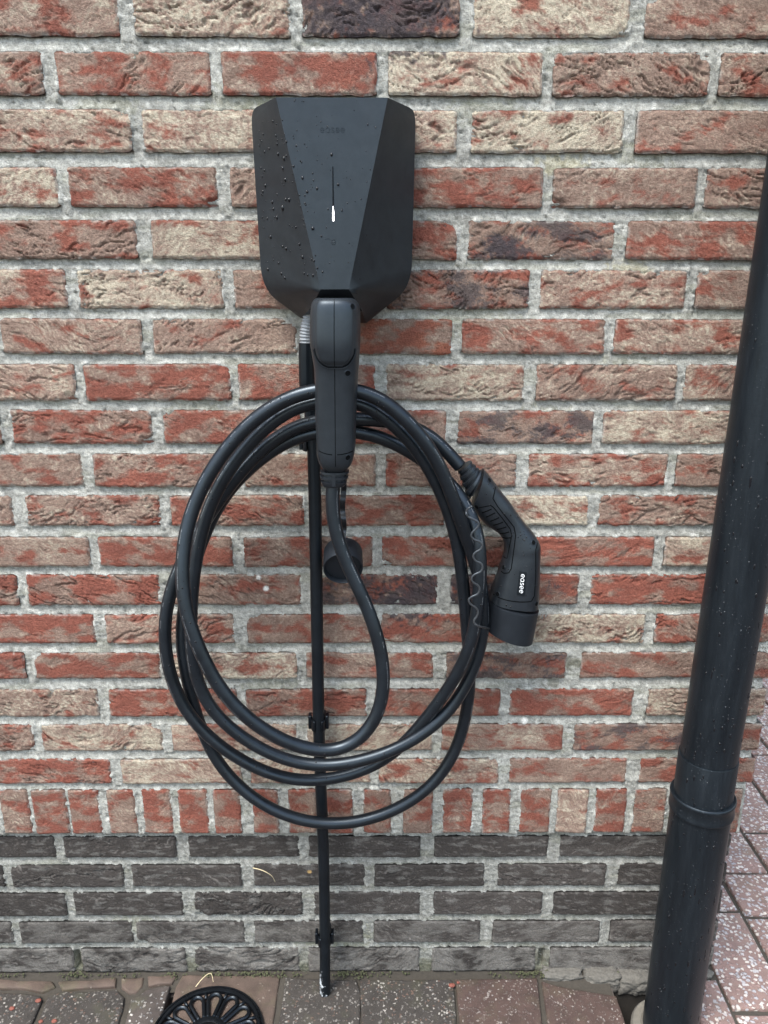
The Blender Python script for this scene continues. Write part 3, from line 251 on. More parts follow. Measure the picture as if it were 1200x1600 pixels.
def plastic(name, col, rough, rvar=.08, grain=0.0, gscale=2500, dust=0.0, spec=.5):
    m, nt, b = mat(name); g = node(nt, 'ShaderNodeNewGeometry')
    n = noise(nt, g.outputs['Position'], 35, 4, .6)
    r = ramp(nt, n.outputs[0], [(.3, rough-rvar), (.7, rough+rvar)]); b.inputs['Specular Tint'].default_value = (.72, .86, 1, 1); nt.links.new(r.outputs[0], b.inputs['Roughness'])
    n2 = noise(nt, g.outputs['Position'], 60, 5, .7)
    c = ramp(nt, n2.outputs[0], [(.35, tuple(x*.85 for x in col)), (.7, tuple(x*(1.25+dust) for x in col))]); nt.links.new(c.outputs[0], b.inputs['Base Color'])
    b.inputs['Specular IOR Level'].default_value = spec
    if grain:
        n3 = noise(nt, g.outputs['Position'], gscale, 2); bump(nt, b, n3.outputs[0], .6, grain)
    return m
M_CHG = plastic('charger_plastic', (0.0122, 0.0147, 0.0172), .40, .06, .00006, spec=.30)
M_SLOT = plastic('slot_black', (.0015, .0013, .002), .6, spec=.1)
M_CHG_DARK = plastic('recess_black', (.006, .006, .007), .6)
M_PLUG = plastic('plug_plastic', (0.0113, 0.0139, 0.0168), .38, .06, .00008, spec=.41)
M_PLUG_B = plastic('plug_shell', (0.0088, 0.0105, 0.0130), .35, .07, .00008, spec=.41)
M_CAP = plastic('rubber_cap', (0.0084, 0.0101, 0.0130), .5, .05, .00006, spec=.35)
M_GROOVE = plastic('groove_black', (.0015, .0015, .0015), .8, spec=.1)
M_CONDUIT = plastic('conduit_black', (0.0021, 0.0029, 0.0042), .36, .06, spec=.35)
M_STRAP = plastic('rubber_strap', (0.0084, 0.0084, 0.0092), .3, .05)
M_GREY = plastic('grey_flex', (.20, .21, .22), .5, .05)
M_TETH = plastic('tether_wire', (0.0252, 0.0269, 0.0294), .4, .05)
M_IRON = plastic('cast_iron_black', (0.0034, 0.0038, 0.0046), .32, .1, .0004, 400, spec=.32)
M_CEMENT = plastic('cement', (.11, .10, .082), .9, .05, .001, 300)
def cable_mat():
    m, nt, b = mat('cable_rubber'); uv = node(nt, 'ShaderNodeUVMap'); sep = node(nt, 'ShaderNodeSeparateXYZ'); nt.links.new(uv.outputs[0], sep.inputs[0])
    def mth(op, a, c=None):
        n = node(nt, 'ShaderNodeMath', operation=op)
        for i, v in enumerate((a, c)):
            if v is None: continue
            if isinstance(v, (int, float)): n.inputs[i].default_value = v
            else: nt.links.new(v, n.inputs[i])
        return n.outputs[0]
    g = node(nt, 'ShaderNodeNewGeometry')
    # printed lettering: a narrow band along the sheath broken into characters and words
    dv = mth('ABSOLUTE', mth('SUBTRACT', sep.outputs[1], .86)); band = mth('LESS_THAN', dv, .014)
    sc1 = node(nt, 'ShaderNodeMapping'); sc1.inputs['Scale'].default_value = (900, 60, 1); nt.links.new(uv.outputs[0], sc1.inputs[0])
    nz = noise(nt, sc1.outputs[0], 1.0, 1); ch = mth('GREATER_THAN', nz.outputs[0], .5)
    sc2 = node(nt, 'ShaderNodeMapping'); sc2.inputs['Scale'].default_value = (28, 0, 0); nt.links.new(uv.outputs[0], sc2.inputs[0])
    nw = noise(nt, sc2.outputs[0], 1.0, 1); wd = mth('GREATER_THAN', nw.outputs[0], .5)
    pr = mth('MULTIPLY', mth('MULTIPLY', band, ch), wd)
    n2 = noise(nt, g.outputs['Position'], 40, 5, .7)
    base = ramp(nt, n2.outputs[0], [(.35, (.003, .004, .0055)), (.7, (.006, .008, .011))])
    c = mix(nt, mth('MULTIPLY', pr, .3), base.outputs[0], (.30, .32, .34)); nt.links.new(c, b.inputs['Base Color'])
    r = ramp(nt, noise(nt, g.outputs['Position'], 30, 4).outputs[0], [(.3, .30), (.7, .44)]); nt.links.new(r.outputs[0], b.inputs['Roughness'])
    b.inputs['Specular IOR Level'].default_value = .44; b.inputs['Specular Tint'].default_value = (.72, .86, 1, 1)
    return m
M_CABLE = cable_mat()
def pipe_mat():
    m, nt, b = mat('downpipe_pvc'); tc = node(nt, 'ShaderNodeTexCoord')
    mp = node(nt, 'ShaderNodeMapping'); mp.inputs['Scale'].default_value = (1, 1, .12); nt.links.new(tc.outputs['Object'], mp.inputs[0])
    st = noise(nt, mp.outputs[0], 90, 5, .7)
    base = ramp(nt, st.outputs[0], [(.30, (.0035, .0048, .0065)), (.55, (.0055, .0075, .0098)), (.8, (.0095, .012, .015))])
    sp = noise(nt, tc.outputs['Object'], 420, 2, .5); spk = ramp(nt, sp.outputs[0], [(.69, 0.0), (.75, 1.0)])
    pt = noise(nt, tc.outputs['Object'], 16, 3, .6); ptr = ramp(nt, pt.outputs[0], [(.46, 0.0), (.62, .5)])
    k = node(nt, 'ShaderNodeMath', operation='MULTIPLY'); nt.links.new(spk.outputs[0], k.inputs[0]); nt.links.new(ptr.outputs[0], k.inputs[1])
    c = mix(nt, k.outputs[0], base.outputs[0], (.30, .32, .34)); nt.links.new(c, b.inputs['Base Color'])
    r = ramp(nt, st.outputs[0], [(.3, .30), (.7, .48)]); nt.links.new(r.outputs[0], b.inputs['Roughness']); b.inputs['Specular IOR Level'].default_value = .33; b.inputs['Specular Tint'].default_value = (.72, .86, 1, 1)
    bump(nt, b, sp.outputs[0], .3, .0005); return m
M_PIPE = pipe_mat()
def water_mat():    # beads on black plastic: wetted plastic seen through a clear skin
    m, nt, b = mat('rain_water'); b.inputs['Base Color'].default_value = (.005, .006, .008, 1); b.inputs['Roughness'].default_value = .03
    b.inputs['IOR'].default_value = 1.38; return m
M_WATER = water_mat()
def led_mat():
    m, nt, b = mat('status_light'); b.inputs['Base Color'].default_value = (.9, .92, 1, 1)
    b.inputs['Emission Color'].default_value = (1, .93, .98, 1); b.inputs['Emission Strength'].default_value = .8; return m
M_LED = led_mat()
def plain(name, col, rough=.8):
    m, nt, b = mat(name); g = node(nt, 'ShaderNodeNewGeometry'); n = noise(nt, g.outputs['Position'], 300, 3)
    c = ramp(nt, n.outputs[0], [(.3, tuple(x*.75 for x in col)), (.7, tuple(min(1, x*1.2) for x in col))]); nt.links.new(c.outputs[0], b.inputs['Base Color'])
    b.inputs['Roughness'].default_value = rough; return m
M_WHITE = plain('white_print', (.72, .74, .75), .5)
M_STRAW = plain('dry_straw', (.50, .42, .26))
M_CHIP = plain('red_chip', (.14, .042, .028))
M_MOSS = plain('moss_green', (.045, .048, .022), .95)
M_SOIL = plain('wet_soil', (.020, .017, .014), .95)
M_JOINT = plain('joint_dirt', (.036, .031, .024), .95)
def paver_mat(name, base, stones, density, bstr, sc_=190, stain=.5, green=0.0, pmin=.25):
    m, nt, b = mat(name); g = node(nt, 'ShaderNodeNewGeometry'); P = g.outputs['Position']
    n1 = noise(nt, P, 30, 5, .65); n2 = noise(nt, P, 900, 3, .6)
    c0 = ramp(nt, n1.outputs[0], [(.3, tuple(x*(1-stain*.6) for x in base)), (.68, tuple(x*(1+stain*.4) for x in base))])
    c1 = mix(nt, .5, c0.outputs[0], ramp(nt, n2.outputs[0], [(.3, .5), (.7, 1.3)]).outputs[0], 'MULTIPLY')
    wp = noise(nt, P, 260, 2); wv = node(nt, 'ShaderNodeVectorMath', operation='MULTIPLY_ADD'); nt.links.new(wp.outputs['Color'], wv.inputs[0]); wv.inputs[1].default_value = (.0075, .0075, .0075); nt.links.new(P, wv.inputs[2])
    v = node(nt, 'ShaderNodeTexVoronoi'); v.inputs['Scale'].default_value = sc_; nt.links.new(wv.outputs[0], v.inputs['Vector'])
    sepc = node(nt, 'ShaderNodeSeparateColor'); nt.links.new(v.outputs['Color'], sepc.inputs[0])
    pick = node(nt, 'ShaderNodeMath', operation='LESS_THAN'); nt.links.new(sepc.outputs[0], pick.inputs[0]); pick.inputs[1].default_value = density
    ins = ramp(nt, v.outputs['Distance'], [(.40, 1.0), (.52, 0.0)])
    mk = node(nt, 'ShaderNodeMath', operation='MULTIPLY'); nt.links.new(pick.outputs[0], mk.inputs[0]); nt.links.new(ins.outputs[0], mk.inputs[1])
    sr = ramp(nt, sepc.outputs[1], [(i/(len(stones)), s) for i, s in enumerate(stones)]); sr.color_ramp.interpolation = 'CONSTANT'
    patch = noise(nt, P, 14, 3); pr = ramp(nt, patch.outputs[0], [(.38, pmin), (.6, 1.0)])
    mk2 = node(nt, 'ShaderNodeMath', operation='MULTIPLY'); nt.links.new(mk.outputs[0], mk2.inputs[0]); nt.links.new(pr.outputs[0], mk2.inputs[1])
    c2 = mix(nt, mk2.outputs[0], c1, sr.outputs[0])
    if green:
        gn = noise(nt, P, 22, 4); gr = ramp(nt, gn.outputs[0], [(.52, 0.0), (.72, green)]); c2 = mix(nt, gr.outputs[0], c2, (.09, .095, .045))
    nt.links.new(c2, b.inputs['Base Color']); b.inputs['Roughness'].default_value = .72; b.inputs['Specular IOR Level'].default_value = .35
    ad = node(nt, 'ShaderNodeMath', operation='ADD'); nt.links.new(mk.outputs[0], ad.inputs[0]); nt.links.new(n2.outputs[0], ad.inputs[1])
    bump(nt, b, ad.outputs[0], bstr, .0015); return m
PM = dict(red=paver_mat('old_red_paver', (.080, .057, .045), [(.2, .17, .14)], .05, .7, 220, .6, .35),
          mix=paver_mat('worn_paver', (.055, .045, .040), [(.4, .38, .35), (.2, .2, .2), (.5, .48, .45)], .3, .8, 200, .6, .3),
          dark=paver_mat('dark_aggregate_paver', (.038, .033, .029), [(.20, .185, .165), (.09, .085, .08), (.32, .30, .27), (.13, .085, .065), (.12, .11, .10)], .5, .9, 240, .5, .25),
          rose=paver_mat('reddish_aggregate_paver', (.062, .039, .033), [(.18, .15, .13), (.10, .08, .07), (.29, .26, .24), (.13, .10, .09)], .42, .9, 270, .5, .2),
          wash=paver_mat('washed_aggregate_paver', (.20, .130, .113), [(.46, .42, .39), (.32, .31, .32), (.50, .45, .40), (.26, .17, .15), (.38, .36, .36)], .85, 1.0, 150, .35, .2, .8))
def far_wall_mat(name, c1, c2, mo, sx, sy):
    m, nt, b = mat(name); tc = node(nt, 'ShaderNodeTexCoord'); mp = node(nt, 'ShaderNodeMapping'); nt.links.new(tc.outputs['UV'], mp.inputs[0])
    bt = node(nt, 'ShaderNodeTexBrick'); nt.links.new(mp.outputs[0], bt.inputs['Vector']); bt.inputs['Scale'].default_value = 1
    bt.inputs['Brick Width'].default_value = sx; bt.inputs['Row Height'].default_value = sy; bt.inputs['Mortar Size'].default_value = .0065; bt.inputs['Mortar Smooth'].default_value = .1
    bt.inputs['Color1'].default_value = (*c1, 1); bt.inputs['Color2'].default_value = (*c2, 1); bt.inputs['Mortar'].default_value = (*mo, 1)
    n = noise(nt, tc.outputs['UV'], 120, 5, .7); c = mix(nt, .7, bt.outputs[0], ramp(nt, n.outputs[0], [(.3, .6), (.7, 1.35)]).outputs[0], 'MULTIPLY')
    nt.links.new(c, b.inputs['Base Color']); b.inputs['Roughness'].default_value = .9
    bump(nt, b, bt.outputs['Fac'], -.8, .004); return m
M_FARWALL = far_wall_mat('far_brickwork', (.215, .085, .060), (.235, .155, .118), (.34, .345, .32), .1945, .0594)
M_FARPLINTH = far_wall_mat('far_plinth_brickwork', (.050, .045, .042), (.072, .066, .060), (.30, .30, .28), .1945, .0565)
M_FARPAVE = far_wall_mat('far_paving', (.070, .060, .054), (.085, .055, .046), (.045, .040, .032), .205, .102)

# ------------------------------------------------------------------ brick wall
wall = thing('brick_wall', 'red and cream handmade brick wall with pale mortar and dark brick plinth', 'wall', (0, 0, 0))
STW = [(x, z, r) for x, z, r, c in STAINS if c == 'w']
def apply_stains(X, Z, C, kinds):
    pal = dict(w=(.75, .74, .70), d=(.055, .045, .05), t=(.5, .33, .14), g=(.16, .16, .075), y=(.40, .34, .12), k=(.12, .115, .08))
    for x, z, r, c in STAINS:
        if c not in kinds: continue
        if x < X.min()-r*2 or x > X.max()+r*2 or z < Z.min()-r*2 or z > Z.max()+r*2: continue
        el = 1.0 if c in 'wt' else (2.2 if c in 'gy' else 1.5)
        d = np.hypot((X-x)/el, Z-z)/r+(fbm(X/.008+3, Z/.008, 3)-.5)*(2.2 if c not in 'wt' else .6)
        f = (1-sst(.55, 1.05, d))*dict(w=1, d=.85, t=1, g=.30, y=.28, k=.6)[c]
        C[:] = C*(1-f[..., None])+np.array(pal[c])*f[..., None]
RED = np.array((.268, .080, .052)); DRED = np.array((.180, .060, .044)); BRO = np.array((.195, .128, .101)); PINK = np.array((.295, .213, .168))
CRE = np.array((.500, .448, .348)); PUR = np.array((.074, .061, .062)); ORA = np.array((.33, .112, .064))
STYLE = dict(R=(.54, .28, 0), B=(.20, .36, 0), C=(.16, .76, 0), M=(.36, .55, 0), D=(.34, .25, .55), G=(.12, .56, 0), O=(.5, .28, 0))
def make_brick(name, x0, x1, z0, z1, code, yoff=0.0, depth=.018, step=.00145, soft=False):
    L, H = x1-x0, z1-z0; rs = RNG.random(12)*200
    nx, nz = max(6, int(L/step)), max(6, int(H/step))
    s = np.linspace(0, 1, nx)[:, None]*np.ones((1, nz)); t = np.ones((nx, 1))*np.linspace(0, 1, nz)[None, :]
    ea = .0020 if not soft else .0014
    def edge(q, k, a): return a*2*(fbm(q/.022+rs[k], np.full_like(q, rs[k]), 4, .55)-.5)
    sl_, tl_ = s*L, t*H
    dse = np.minimum(s, 1-s)*L
    cor = .0020*np.clip(1-dse/.005, 0, 1)**2
    el_, er_ = edge(tl_, 0, ea), edge(tl_, 1, ea); et, eb = edge(sl_, 2, ea*.7), edge(sl_, 3, ea*1.3)
    tilt = RNG.uniform(-.0012, .0012, 2)
    X = x0+el_+(L+er_-el_)*s; Z = z0+eb+cor+tilt[0]*(s-.5)+(H+et-eb-2*cor)*t
    # relief: rolling face, folded clay creases, grit
    U, V = X-x0, Z-z0
    h = .0018*(fbm(U/.05+rs[4], V/.028+rs[5], 2)-.5)
    arc = RNG.uniform(-.75, .75); bow = RNG.uniform(-1, 1)*.026; cx = RNG.uniform(.2, .8); fr = RNG.uniform(1.0, 2.2)
    q = V+arc*(U-L/2)*.6+bow*np.cos((U/L-cx)*math.pi*fr)+.010*(fbm(U/.035+rs[6], V/.022+rs[7], 3)-.5)*2
    q2 = V-arc*(U-L/2)*.35+.012*(fbm(U/.03+rs[1], V/.02+rs[0], 3)-.5)*2
    fsc = RNG.uniform(.7, 1.5); n1 = fbm(U/(.06*fsc)+rs[8], q/(.0105*fsc)+rs[9], 2, .35); n2 = fbm(U/(.026*fsc)+rs[9], q/(.0050*fsc)+rs[10], 2, .4); n3 = vn(U/.018+rs[2], q2/.007+rs[11])
    msk = sst(*(lambda m_: (m_, m_+.14))(RNG.uniform(.36, .52)), fbm(U/.045+rs[10], V/.022+rs[11], 2)); amp = (.35 if soft else RNG.choice([.3, .5, .75, .95, 1.15])*RNG.uniform(.85, 1.15))
    def crease(n, wd): return np.clip(1-np.abs(n-.5)/wd, 0, 1)**.8
    cr1 = crease(n1, .040)*msk; cr2 = crease(n2, .045)*(.25+.75*msk); cr3 = crease(n3, .025)*(1-msk)
    saw = (n1*5.0) % 1.0
    h = h-amp*(.0030*cr1+.0011*cr2+.0008*cr3)+amp*.0008*(saw-.5)*msk
    grit = vn(U/.0034+rs[3], V/.0030+rs[4])-.5
    h = h+(.0005+.0005*amp)*(fbm(U/.010+rs[1], q/.0052+rs[2], 3, .6)-.5)+.0009*grit
    de = np.minimum(dse, np.minimum(t, 1-t)*H)
    h = h-.0022*(1-sst(0, .0032, de))**1.3
    if RNG.random() < .35 and not soft:    # a chipped corner or edge
        cxp, czp = RNG.choice([0, 1])*L, RNG.choice([0, 1])*H
        dd = np.hypot((U-cxp)/1.7, V-czp)+.008*(fbm(U/.01, V/.01+rs[2], 2)-.5); h = h-.0045*(1-sst(.004, .014, dd))
    Y = yoff+RNG.uniform(-.0012, .0012)+tilt[1]*(s-.5)-h
    # colour of the clay, its crust and its burnt patches
    low = fbm(U/.05+rs[5], V/.026+rs[6], 3); med = fbm(U/.016+rs[2], q/.008+rs[3], 3, .6); fine = fbm(U/.0052+rs[9], q/.0030+rs[10], 2, .6)
    if code == 'K':
        k = .5*low+.3*med+.2*fine; C = np.array((.056, .049, .045))*(.45+1.1*k[..., None])
        C = C+np.array((.15, .14, .13))*(sst(.56, .74, .6*fbm(U/.04+rs[5], q/.0045+rs[6], 3)+.4*fine)*.75)[..., None]
        C *= RNG.uniform(.8, 1.25)
        sm = (sst(.54, .66, fbm(U/.03+rs[8], V/.010+rs[9], 4, .6))*.35)[..., None]; C = C*(1-sm)+np.array((.24, .235, .22))*sm
        if z0 < .10: f = sst(.36, .62, .6*low+.4*med)[..., None]*(.8 if z0 < .05 else .45); C = C*(1-f)+np.array((.20, .19, .175))*f
    else:
        pr, pc, pd = STYLE[code]; pr = np.clip(pr+RNG.uniform(-.12, .12), 0, 1); pc = np.clip(pc+RNG.uniform(-.10, .10), 0, 1)
        if z0 < .76 and code in 'RBD': pr, pc = pr+.10, pc-.07    # redder lower courses, with dimmer light low on the wall put into their colour
        mot = RNG.uniform(.45, 1.0); tt = np.clip(pc+mot*(1.1*(med-.5)+1.4*(fine-.5))+.9*(low-.5)+70*h, 0, 1)[..., None]
        C = np.where(tt < .5, BRO+(PINK-BRO)*tt*2, PINK+(CRE-PINK)*(tt-.5)*2)
        rm = .68*fbm(U/.042+rs[0], V/.022+rs[1], 3)+.20*fbm(U/.016+rs[7], q/.006+rs[8], 3)+.12*fbm(U/.004+rs[4], V/.003+rs[5], 2)
        th = .62-.24*pr; redm = (sst(th-.075, th+.085, rm)*.92)[..., None]
        rd = ((ORA if code == 'O' else RED)*low[..., None]+DRED*(1-low[..., None]))*(.75+.5*fine[..., None])
        C = C*(1-redm)+rd*redm
        if pd:
            dm = sst(.57-.14*pd, .66-.14*pd, .7*fbm(U/.05+rs[4], V/.024+rs[6], 3)+.3*fine)[..., None]*.85; C = C*(1-dm)+PUR*(.7+.6*fine[..., None])*dm
        C = C*RNG.uniform(.9, 1.1)
        lime = (1-sst(0, .004, de))*sst(.52, .62, fbm(U/.012+rs[1], V/.012+rs[3], 2)); C = C*(1-.6*lime[..., None])+np.array((.40, .40, .37))*.6*lime[..., None]
    apply_stains(X, Z, C, 'wdt')
    V3 = np.stack([X, Y, Z], -1).reshape(-1, 3); F = grid_faces(nx, nz)[:, ::-1]
    idx = np.arange(nx*nz).reshape(nx, nz)
    ring = np.concatenate([idx[:, 0], idx[-1, 1:], idx[-2::-1, -1], idx[0, -2:0:-1]])
    B = V3[ring].copy(); B[:, 1] = yoff+depth; nb = len(V3); k = len(ring)
    ar = np.arange(k); S = np.stack([ring[ar], ring[(ar+1) % k], nb+(ar+1) % k, nb+ar], 1)[:, ::-1]
    me = raw_mesh(name, np.concatenate([V3, B]), np.concatenate([F, S]).astype(np.int32), tint=np.concatenate([C.reshape(-1, 3), C.reshape(-1, 3)[ring]]))
    return link_mesh(name, me, M_BRICK, wall)
CORNER_R, CORNER_P = .5735, .5585
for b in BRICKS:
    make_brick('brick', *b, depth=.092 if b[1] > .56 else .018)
UC = 'RBRRGRBRRBRBRRMBRRGR'
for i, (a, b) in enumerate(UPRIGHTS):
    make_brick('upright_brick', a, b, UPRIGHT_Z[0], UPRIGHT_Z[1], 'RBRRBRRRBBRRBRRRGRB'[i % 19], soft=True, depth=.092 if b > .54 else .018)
PY = .007
for b in PLINTH:
    make_brick('plinth_brick', *b, yoff=PY, depth=.092 if b[1] > .55 else .018, soft=RNG.random() < .6)
# mortar: one rough sheet between and behind the bricks
def make_mortar():
    st = .0021; xs = np.arange(-.682, .5665, st); zs = np.arange(-.012, 1.436, st); nx, nz = len(xs), len(zs)
    X = xs[:, None]*np.ones((1, nz)); Z = np.ones((nx, 1))*zs[None, :]
    under = np.zeros((nx, nz)); cov = np.zeros((nx, nz), bool); near = np.full((nx, nz), 9.0)
    R = [(b[0], b[1], b[2], b[3]) for b in BRICKS+PLINTH]+[(a, b, *UPRIGHT_Z) for a, b in UPRIGHTS]
    for a, b, c, d in R:
        i0, i1 = np.searchsorted(xs, [a+.006, b-.006]); j0, j1 = np.searchsorted(zs, [c+.006, d-.006]); cov[i0:i1, j0:j1] = True
        i0, i1 = np.searchsorted(xs, [a, b]); j0, j1 = np.searchsorted(zs, [c-.0125, c+.003])
        under[i0:i1, j0:j1] = np.maximum(under[i0:i1, j0:j1], np.clip(1-(c-Z[i0:i1, j0:j1])/.0125, 0, 1))
        i0, i1 = np.searchsorted(xs, [a-.02, b+.02]); j0, j1 = np.searchsorted(zs, [c-.02, d+.02])
        xx, zz = X[i0:i1, j0:j1], Z[i0:i1, j0:j1]
        dd = np.maximum(np.maximum(a-xx, xx-b), np.maximum(c-zz, zz-d)); near[i0:i1, j0:j1] = np.minimum(near[i0:i1, j0:j1], dd)
    h = .0018*(fbm(X/.06+3, Z/.014, 3)-.5)+.0024*(fbm(X/.04+9, Z/.0030+5, 3, .6)-.5)+.0022*(fbm(X/.0065, Z/.0052, 3, .7)-.5)+.0014*(vn(X/.0036+7, Z/.0034)-.5)
    pl = 1-sst(.272, .279, Z)
    bead = sst(.52, .64, fbm(X/.016+40, Z/.02+7, 3))*np.exp(-(near/.0028)**2)
    Y = .0030-h-.0022*bead*(1-under)+.0036*under+pl*PY
    pit = sst(.66, .72, fbm(X/.010+80, Z/.007+11, 3, .6)); Y = Y+.0022*pit
    for wx in WEEPS: Y = Y+.012*(1-sst(.0030, .0055, np.abs(X-wx)))*sst(.002, .006, Z)*(1-sst(.036, .042, Z))     # open joints at the foot
    n_lo, n_md, n_fi = fbm(X/.08+1, Z/.03+2, 3), fbm(X/.012+4, Z/.008+6, 3, .6), vn(X/.0042+3, Z/.0038+8)
    C = np.array((.345, .347, .318))*(1+.9*(n_lo-.5)+.8*(n_md-.5)+.55*(n_fi-.5))[..., None]
    wh = (sst(.55, .66, fbm(X/.010+31, Z/.007+8, 3))*.45+.35*bead)[..., None]; C = C*(1-wh)+np.array((.64, .64, .60))*wh
    dk = (sst(.60, .70, fbm(X/.009+13, Z/.005+28, 3, .65))*.45)[..., None]; C = C*(1-dk)+np.array((.21, .21, .19))*dk
    gr = (sst(.56, .68, fbm(X/.12+77, Z/.02+3, 3))*.30)[..., None]; C = C*(1-gr)+np.array((.24, .245, .17))*gr
    low = ((1-sst(.0, .05, Z+.03*(fbm(X/.05, Z/.02, 2)-.5)))*.75)[..., None]; C = C*(1-low)+np.array((.11, .11, .06))*low
    C = C*(1-.24*pl*(.6+.8*n_lo))[..., None]      # splash dirt worked into the plinth joints
    apply_stains(X, Z, C, 'wgyk')
    F = grid_faces(nx, nz); keep = ~(cov.ravel()[F].all(1)) & ~((Z.ravel()[F].max(1) < .277) & (X.ravel()[F].max(1) > .5525)); F = F[keep]
    used = np.unique(F); mp = np.full(nx*nz, -1); mp[used] = np.arange(len(used))
    V = np.stack([X, Y, Z], -1).reshape(-1, 3)[used]
    me = raw_mesh('mortar', V, mp[F][:, ::-1].astype(np.int32), tint=C.reshape(-1, 3)[used])
    link_mesh('mortar', me, M_MORTAR, wall)
make_mortar()
# corner bedding, wall core, and the brickwork that runs on beyond the picture
def box_uv(name, x0, x1, y0, y1, z0, z1, m):
    V = [(x, y, z) for x in (x0, x1) for y in (y0, y1) for z in (z0, z1)]
    F = [(0, 1, 3, 2), (4, 6, 7, 5), (0, 4, 5, 1), (2, 3, 7, 6), (0, 2, 6, 4), (1, 5, 7, 3)]
    me = raw_mesh(name, V, F, smooth=False); u = me.uv_layers.new(name='UVMap')
    for p in me.polygons:
        for li in p.loop_indices:
            c = me.vertices[me.loops[li].vertex_index].co
            u.data[li].uv = (c.y, c.z-.367) if abs(p.normal.x) > .5 else ((c.x, c.z-.367) if abs(p.normal.y) > .5 else (c.x, c.y))
    return link_mesh(name, me, m, wall)
def tint_box(name, x0, x1, y0, y1, z0, z1):
    o = box_uv(name, x0, x1, y0, y1, z0, z1, M_MORTAR); at = o.data.color_attributes.new('tint', 'FLOAT_COLOR', 'POINT')
    at.data.foreach_set('color', np.tile(np.array((.37, .37, .34, 1), np.float32), 8)); return o
tint_box('wall_core', -.68, .5655, .0155, .090, .276, 1.428)
tint_box('plinth_core', -.68, .5505, .0225, .088, -.05, .2755)
box_uv('far_brickwork', -4.0, -.6835, .001, .095, .2765, 3.2, M_FARWALL)
box_uv('far_plinth', -4.0, -.6835, .0075, .095, -.05, .2755, M_FARPLINTH)
box_uv('upper_brickwork', -.683, .5735, .0005, .095, 1.4305, 3.2, M_FARWALL)
box_uv('return_brickwork', .34, .5715, .0955, 3.0, .2765, 3.2, M_FARWALL)
box_uv('return_plinth', .34, .5570, .0930, 3.0, -.05, .2755, M_FARPLINTH)

# ------------------------------------------------------------------ ground and paving
paving = None
def ground():
    xs = [-60, -.353, -.180, .385, .497, 60]; ys = [-60, -.200, -.150, -.030, -.012, 60]
    V = [(x, y, -.015) for x in xs for y in ys]; F = []; ny = len(ys)
    holes = {(1, 1), (1, 2), (3, 2), (3, 3)}
    for i in range(len(xs)-1):
        for j in range(ny-1):
            if (i, j) in holes: continue
            F.append((i*ny+j, (i+1)*ny+j, (i+1)*ny+j+1, i*ny+j+1))
    me = raw_mesh('ground', V, F, smooth=False); u = me.uv_layers.new(name='UVMap')
    for l in me.loops: c = me.vertices[l.vertex_index].co; u.data[l.index].uv = (c.x, c.y)
    o = link_mesh('ground', me, M_FARPAVE); o['kind'] = 'structure'; o['label'] = 'paved ground running out from the wall'
    mb = MB()
    for (a, b, c, d) in ((-.353, -.180, -.200, -.030), (.385, .497, -.150, -.012)):
        mb.add([(a, c, -.015), (b, c, -.015), (b, d, -.015), (a, d, -.015), (a, c, -.12), (b, c, -.12), (b, d, -.12), (a, d, -.12)], [(0, 4, 5, 1), (1, 5, 6, 2), (2, 6, 7, 3), (3, 7, 4, 0), (4, 7, 6, 5)])
    p = mb.build('pit_lining', M_SOIL, o, smooth=False)
    xs = list(np.arange(-.80, 1.1601, .01)); ys = list(np.arange(-.21, 1.06, .01)); V = []; F = []; ny = len(ys)
    for x in xs:
        for y in ys: V.append((x, y, -.0052+.0035*(float(vn(x/.011, y/.011))-.5)+.002*(float(vn(x/.03+5, y/.03))-.5)))
    for i in range(len(xs)-1):
        for j in range(ny-1):
            cx_, cy_ = xs[i]+.005, ys[j]+.005
            if (cy_ > .03 and cx_ < .57) or cy_ > .56+.45*(cx_-.56) or cy_ < -.21+.75*(max(cx_, .66)-.66) or (-.353 < cx_ < -.180 and -.20 < cy_ < -.03) or (.385 < cx_ < .497 and -.15 < cy_ < -.012): continue
            F.append((i*ny+j, (i+1)*ny+j, (i+1)*ny+j+1, i*ny+j+1))
    js = raw_mesh('joint_soil', V, F); js = link_mesh('joint_soil', js, M_JOINT, o); js['kind'] = 'stuff'
    return o
paving = ground()
def paver(kind, poly, k):
    z = RNG.uniform(-.0015, .0015); P = np.array(poly); c = P.mean(0)
    if kind == 'rose' and c[0] > .25: z -= .001
    Q = []
    n = len(P)
    for i in range(n):     # subdivide the outline so the edges can be worn
        a, b = P[i], P[(i+1) % n]; m = max(1, int(np.linalg.norm(b-a)/.012))
        for j in range(m): Q.append(a+(b-a)*j/m)
    Q = np.array(Q); d = c-Q; d /= np.linalg.norm(d, axis=1)[:, None]
    Q = Q+d*(.0006+.0022*fbm(Q[:, 0]/.02+k, Q[:, 1]/.02, 3)[:, None])
    rings = []; tl = RNG.uniform(-.012, .012, 2)
    for ins, dz in ((0, -.03), (0, -.0035), (.0008, -.0015), (.0022, -.0004), (.005, 0)):
        R = Q+d*ins
        rings.append([(x, y, z+dz+tl[0]*(x-c[0])+tl[1]*(y-c[1])+.0012*(fbm(x/.015+k, y/.015, 2)-.5)) for x, y in R])
    mb = MB(); n = len(Q); V = [p for r in rings for p in r]; F = []
    for i in range(len(rings)-1):
        for j in range(n): F.append((i*n+j, i*n+(j+1) % n, (i+1)*n+(j+1) % n, (i+1)*n+j))
    F.append(tuple((len(rings)-1)*n+j for j in range(n))); mb.add(V, F)
    return mb.build('paver', PM[kind], paving, sharp=60)
for k, (kind, poly) in enumerate(PAVERS): paver(kind, poly, k*7.7)
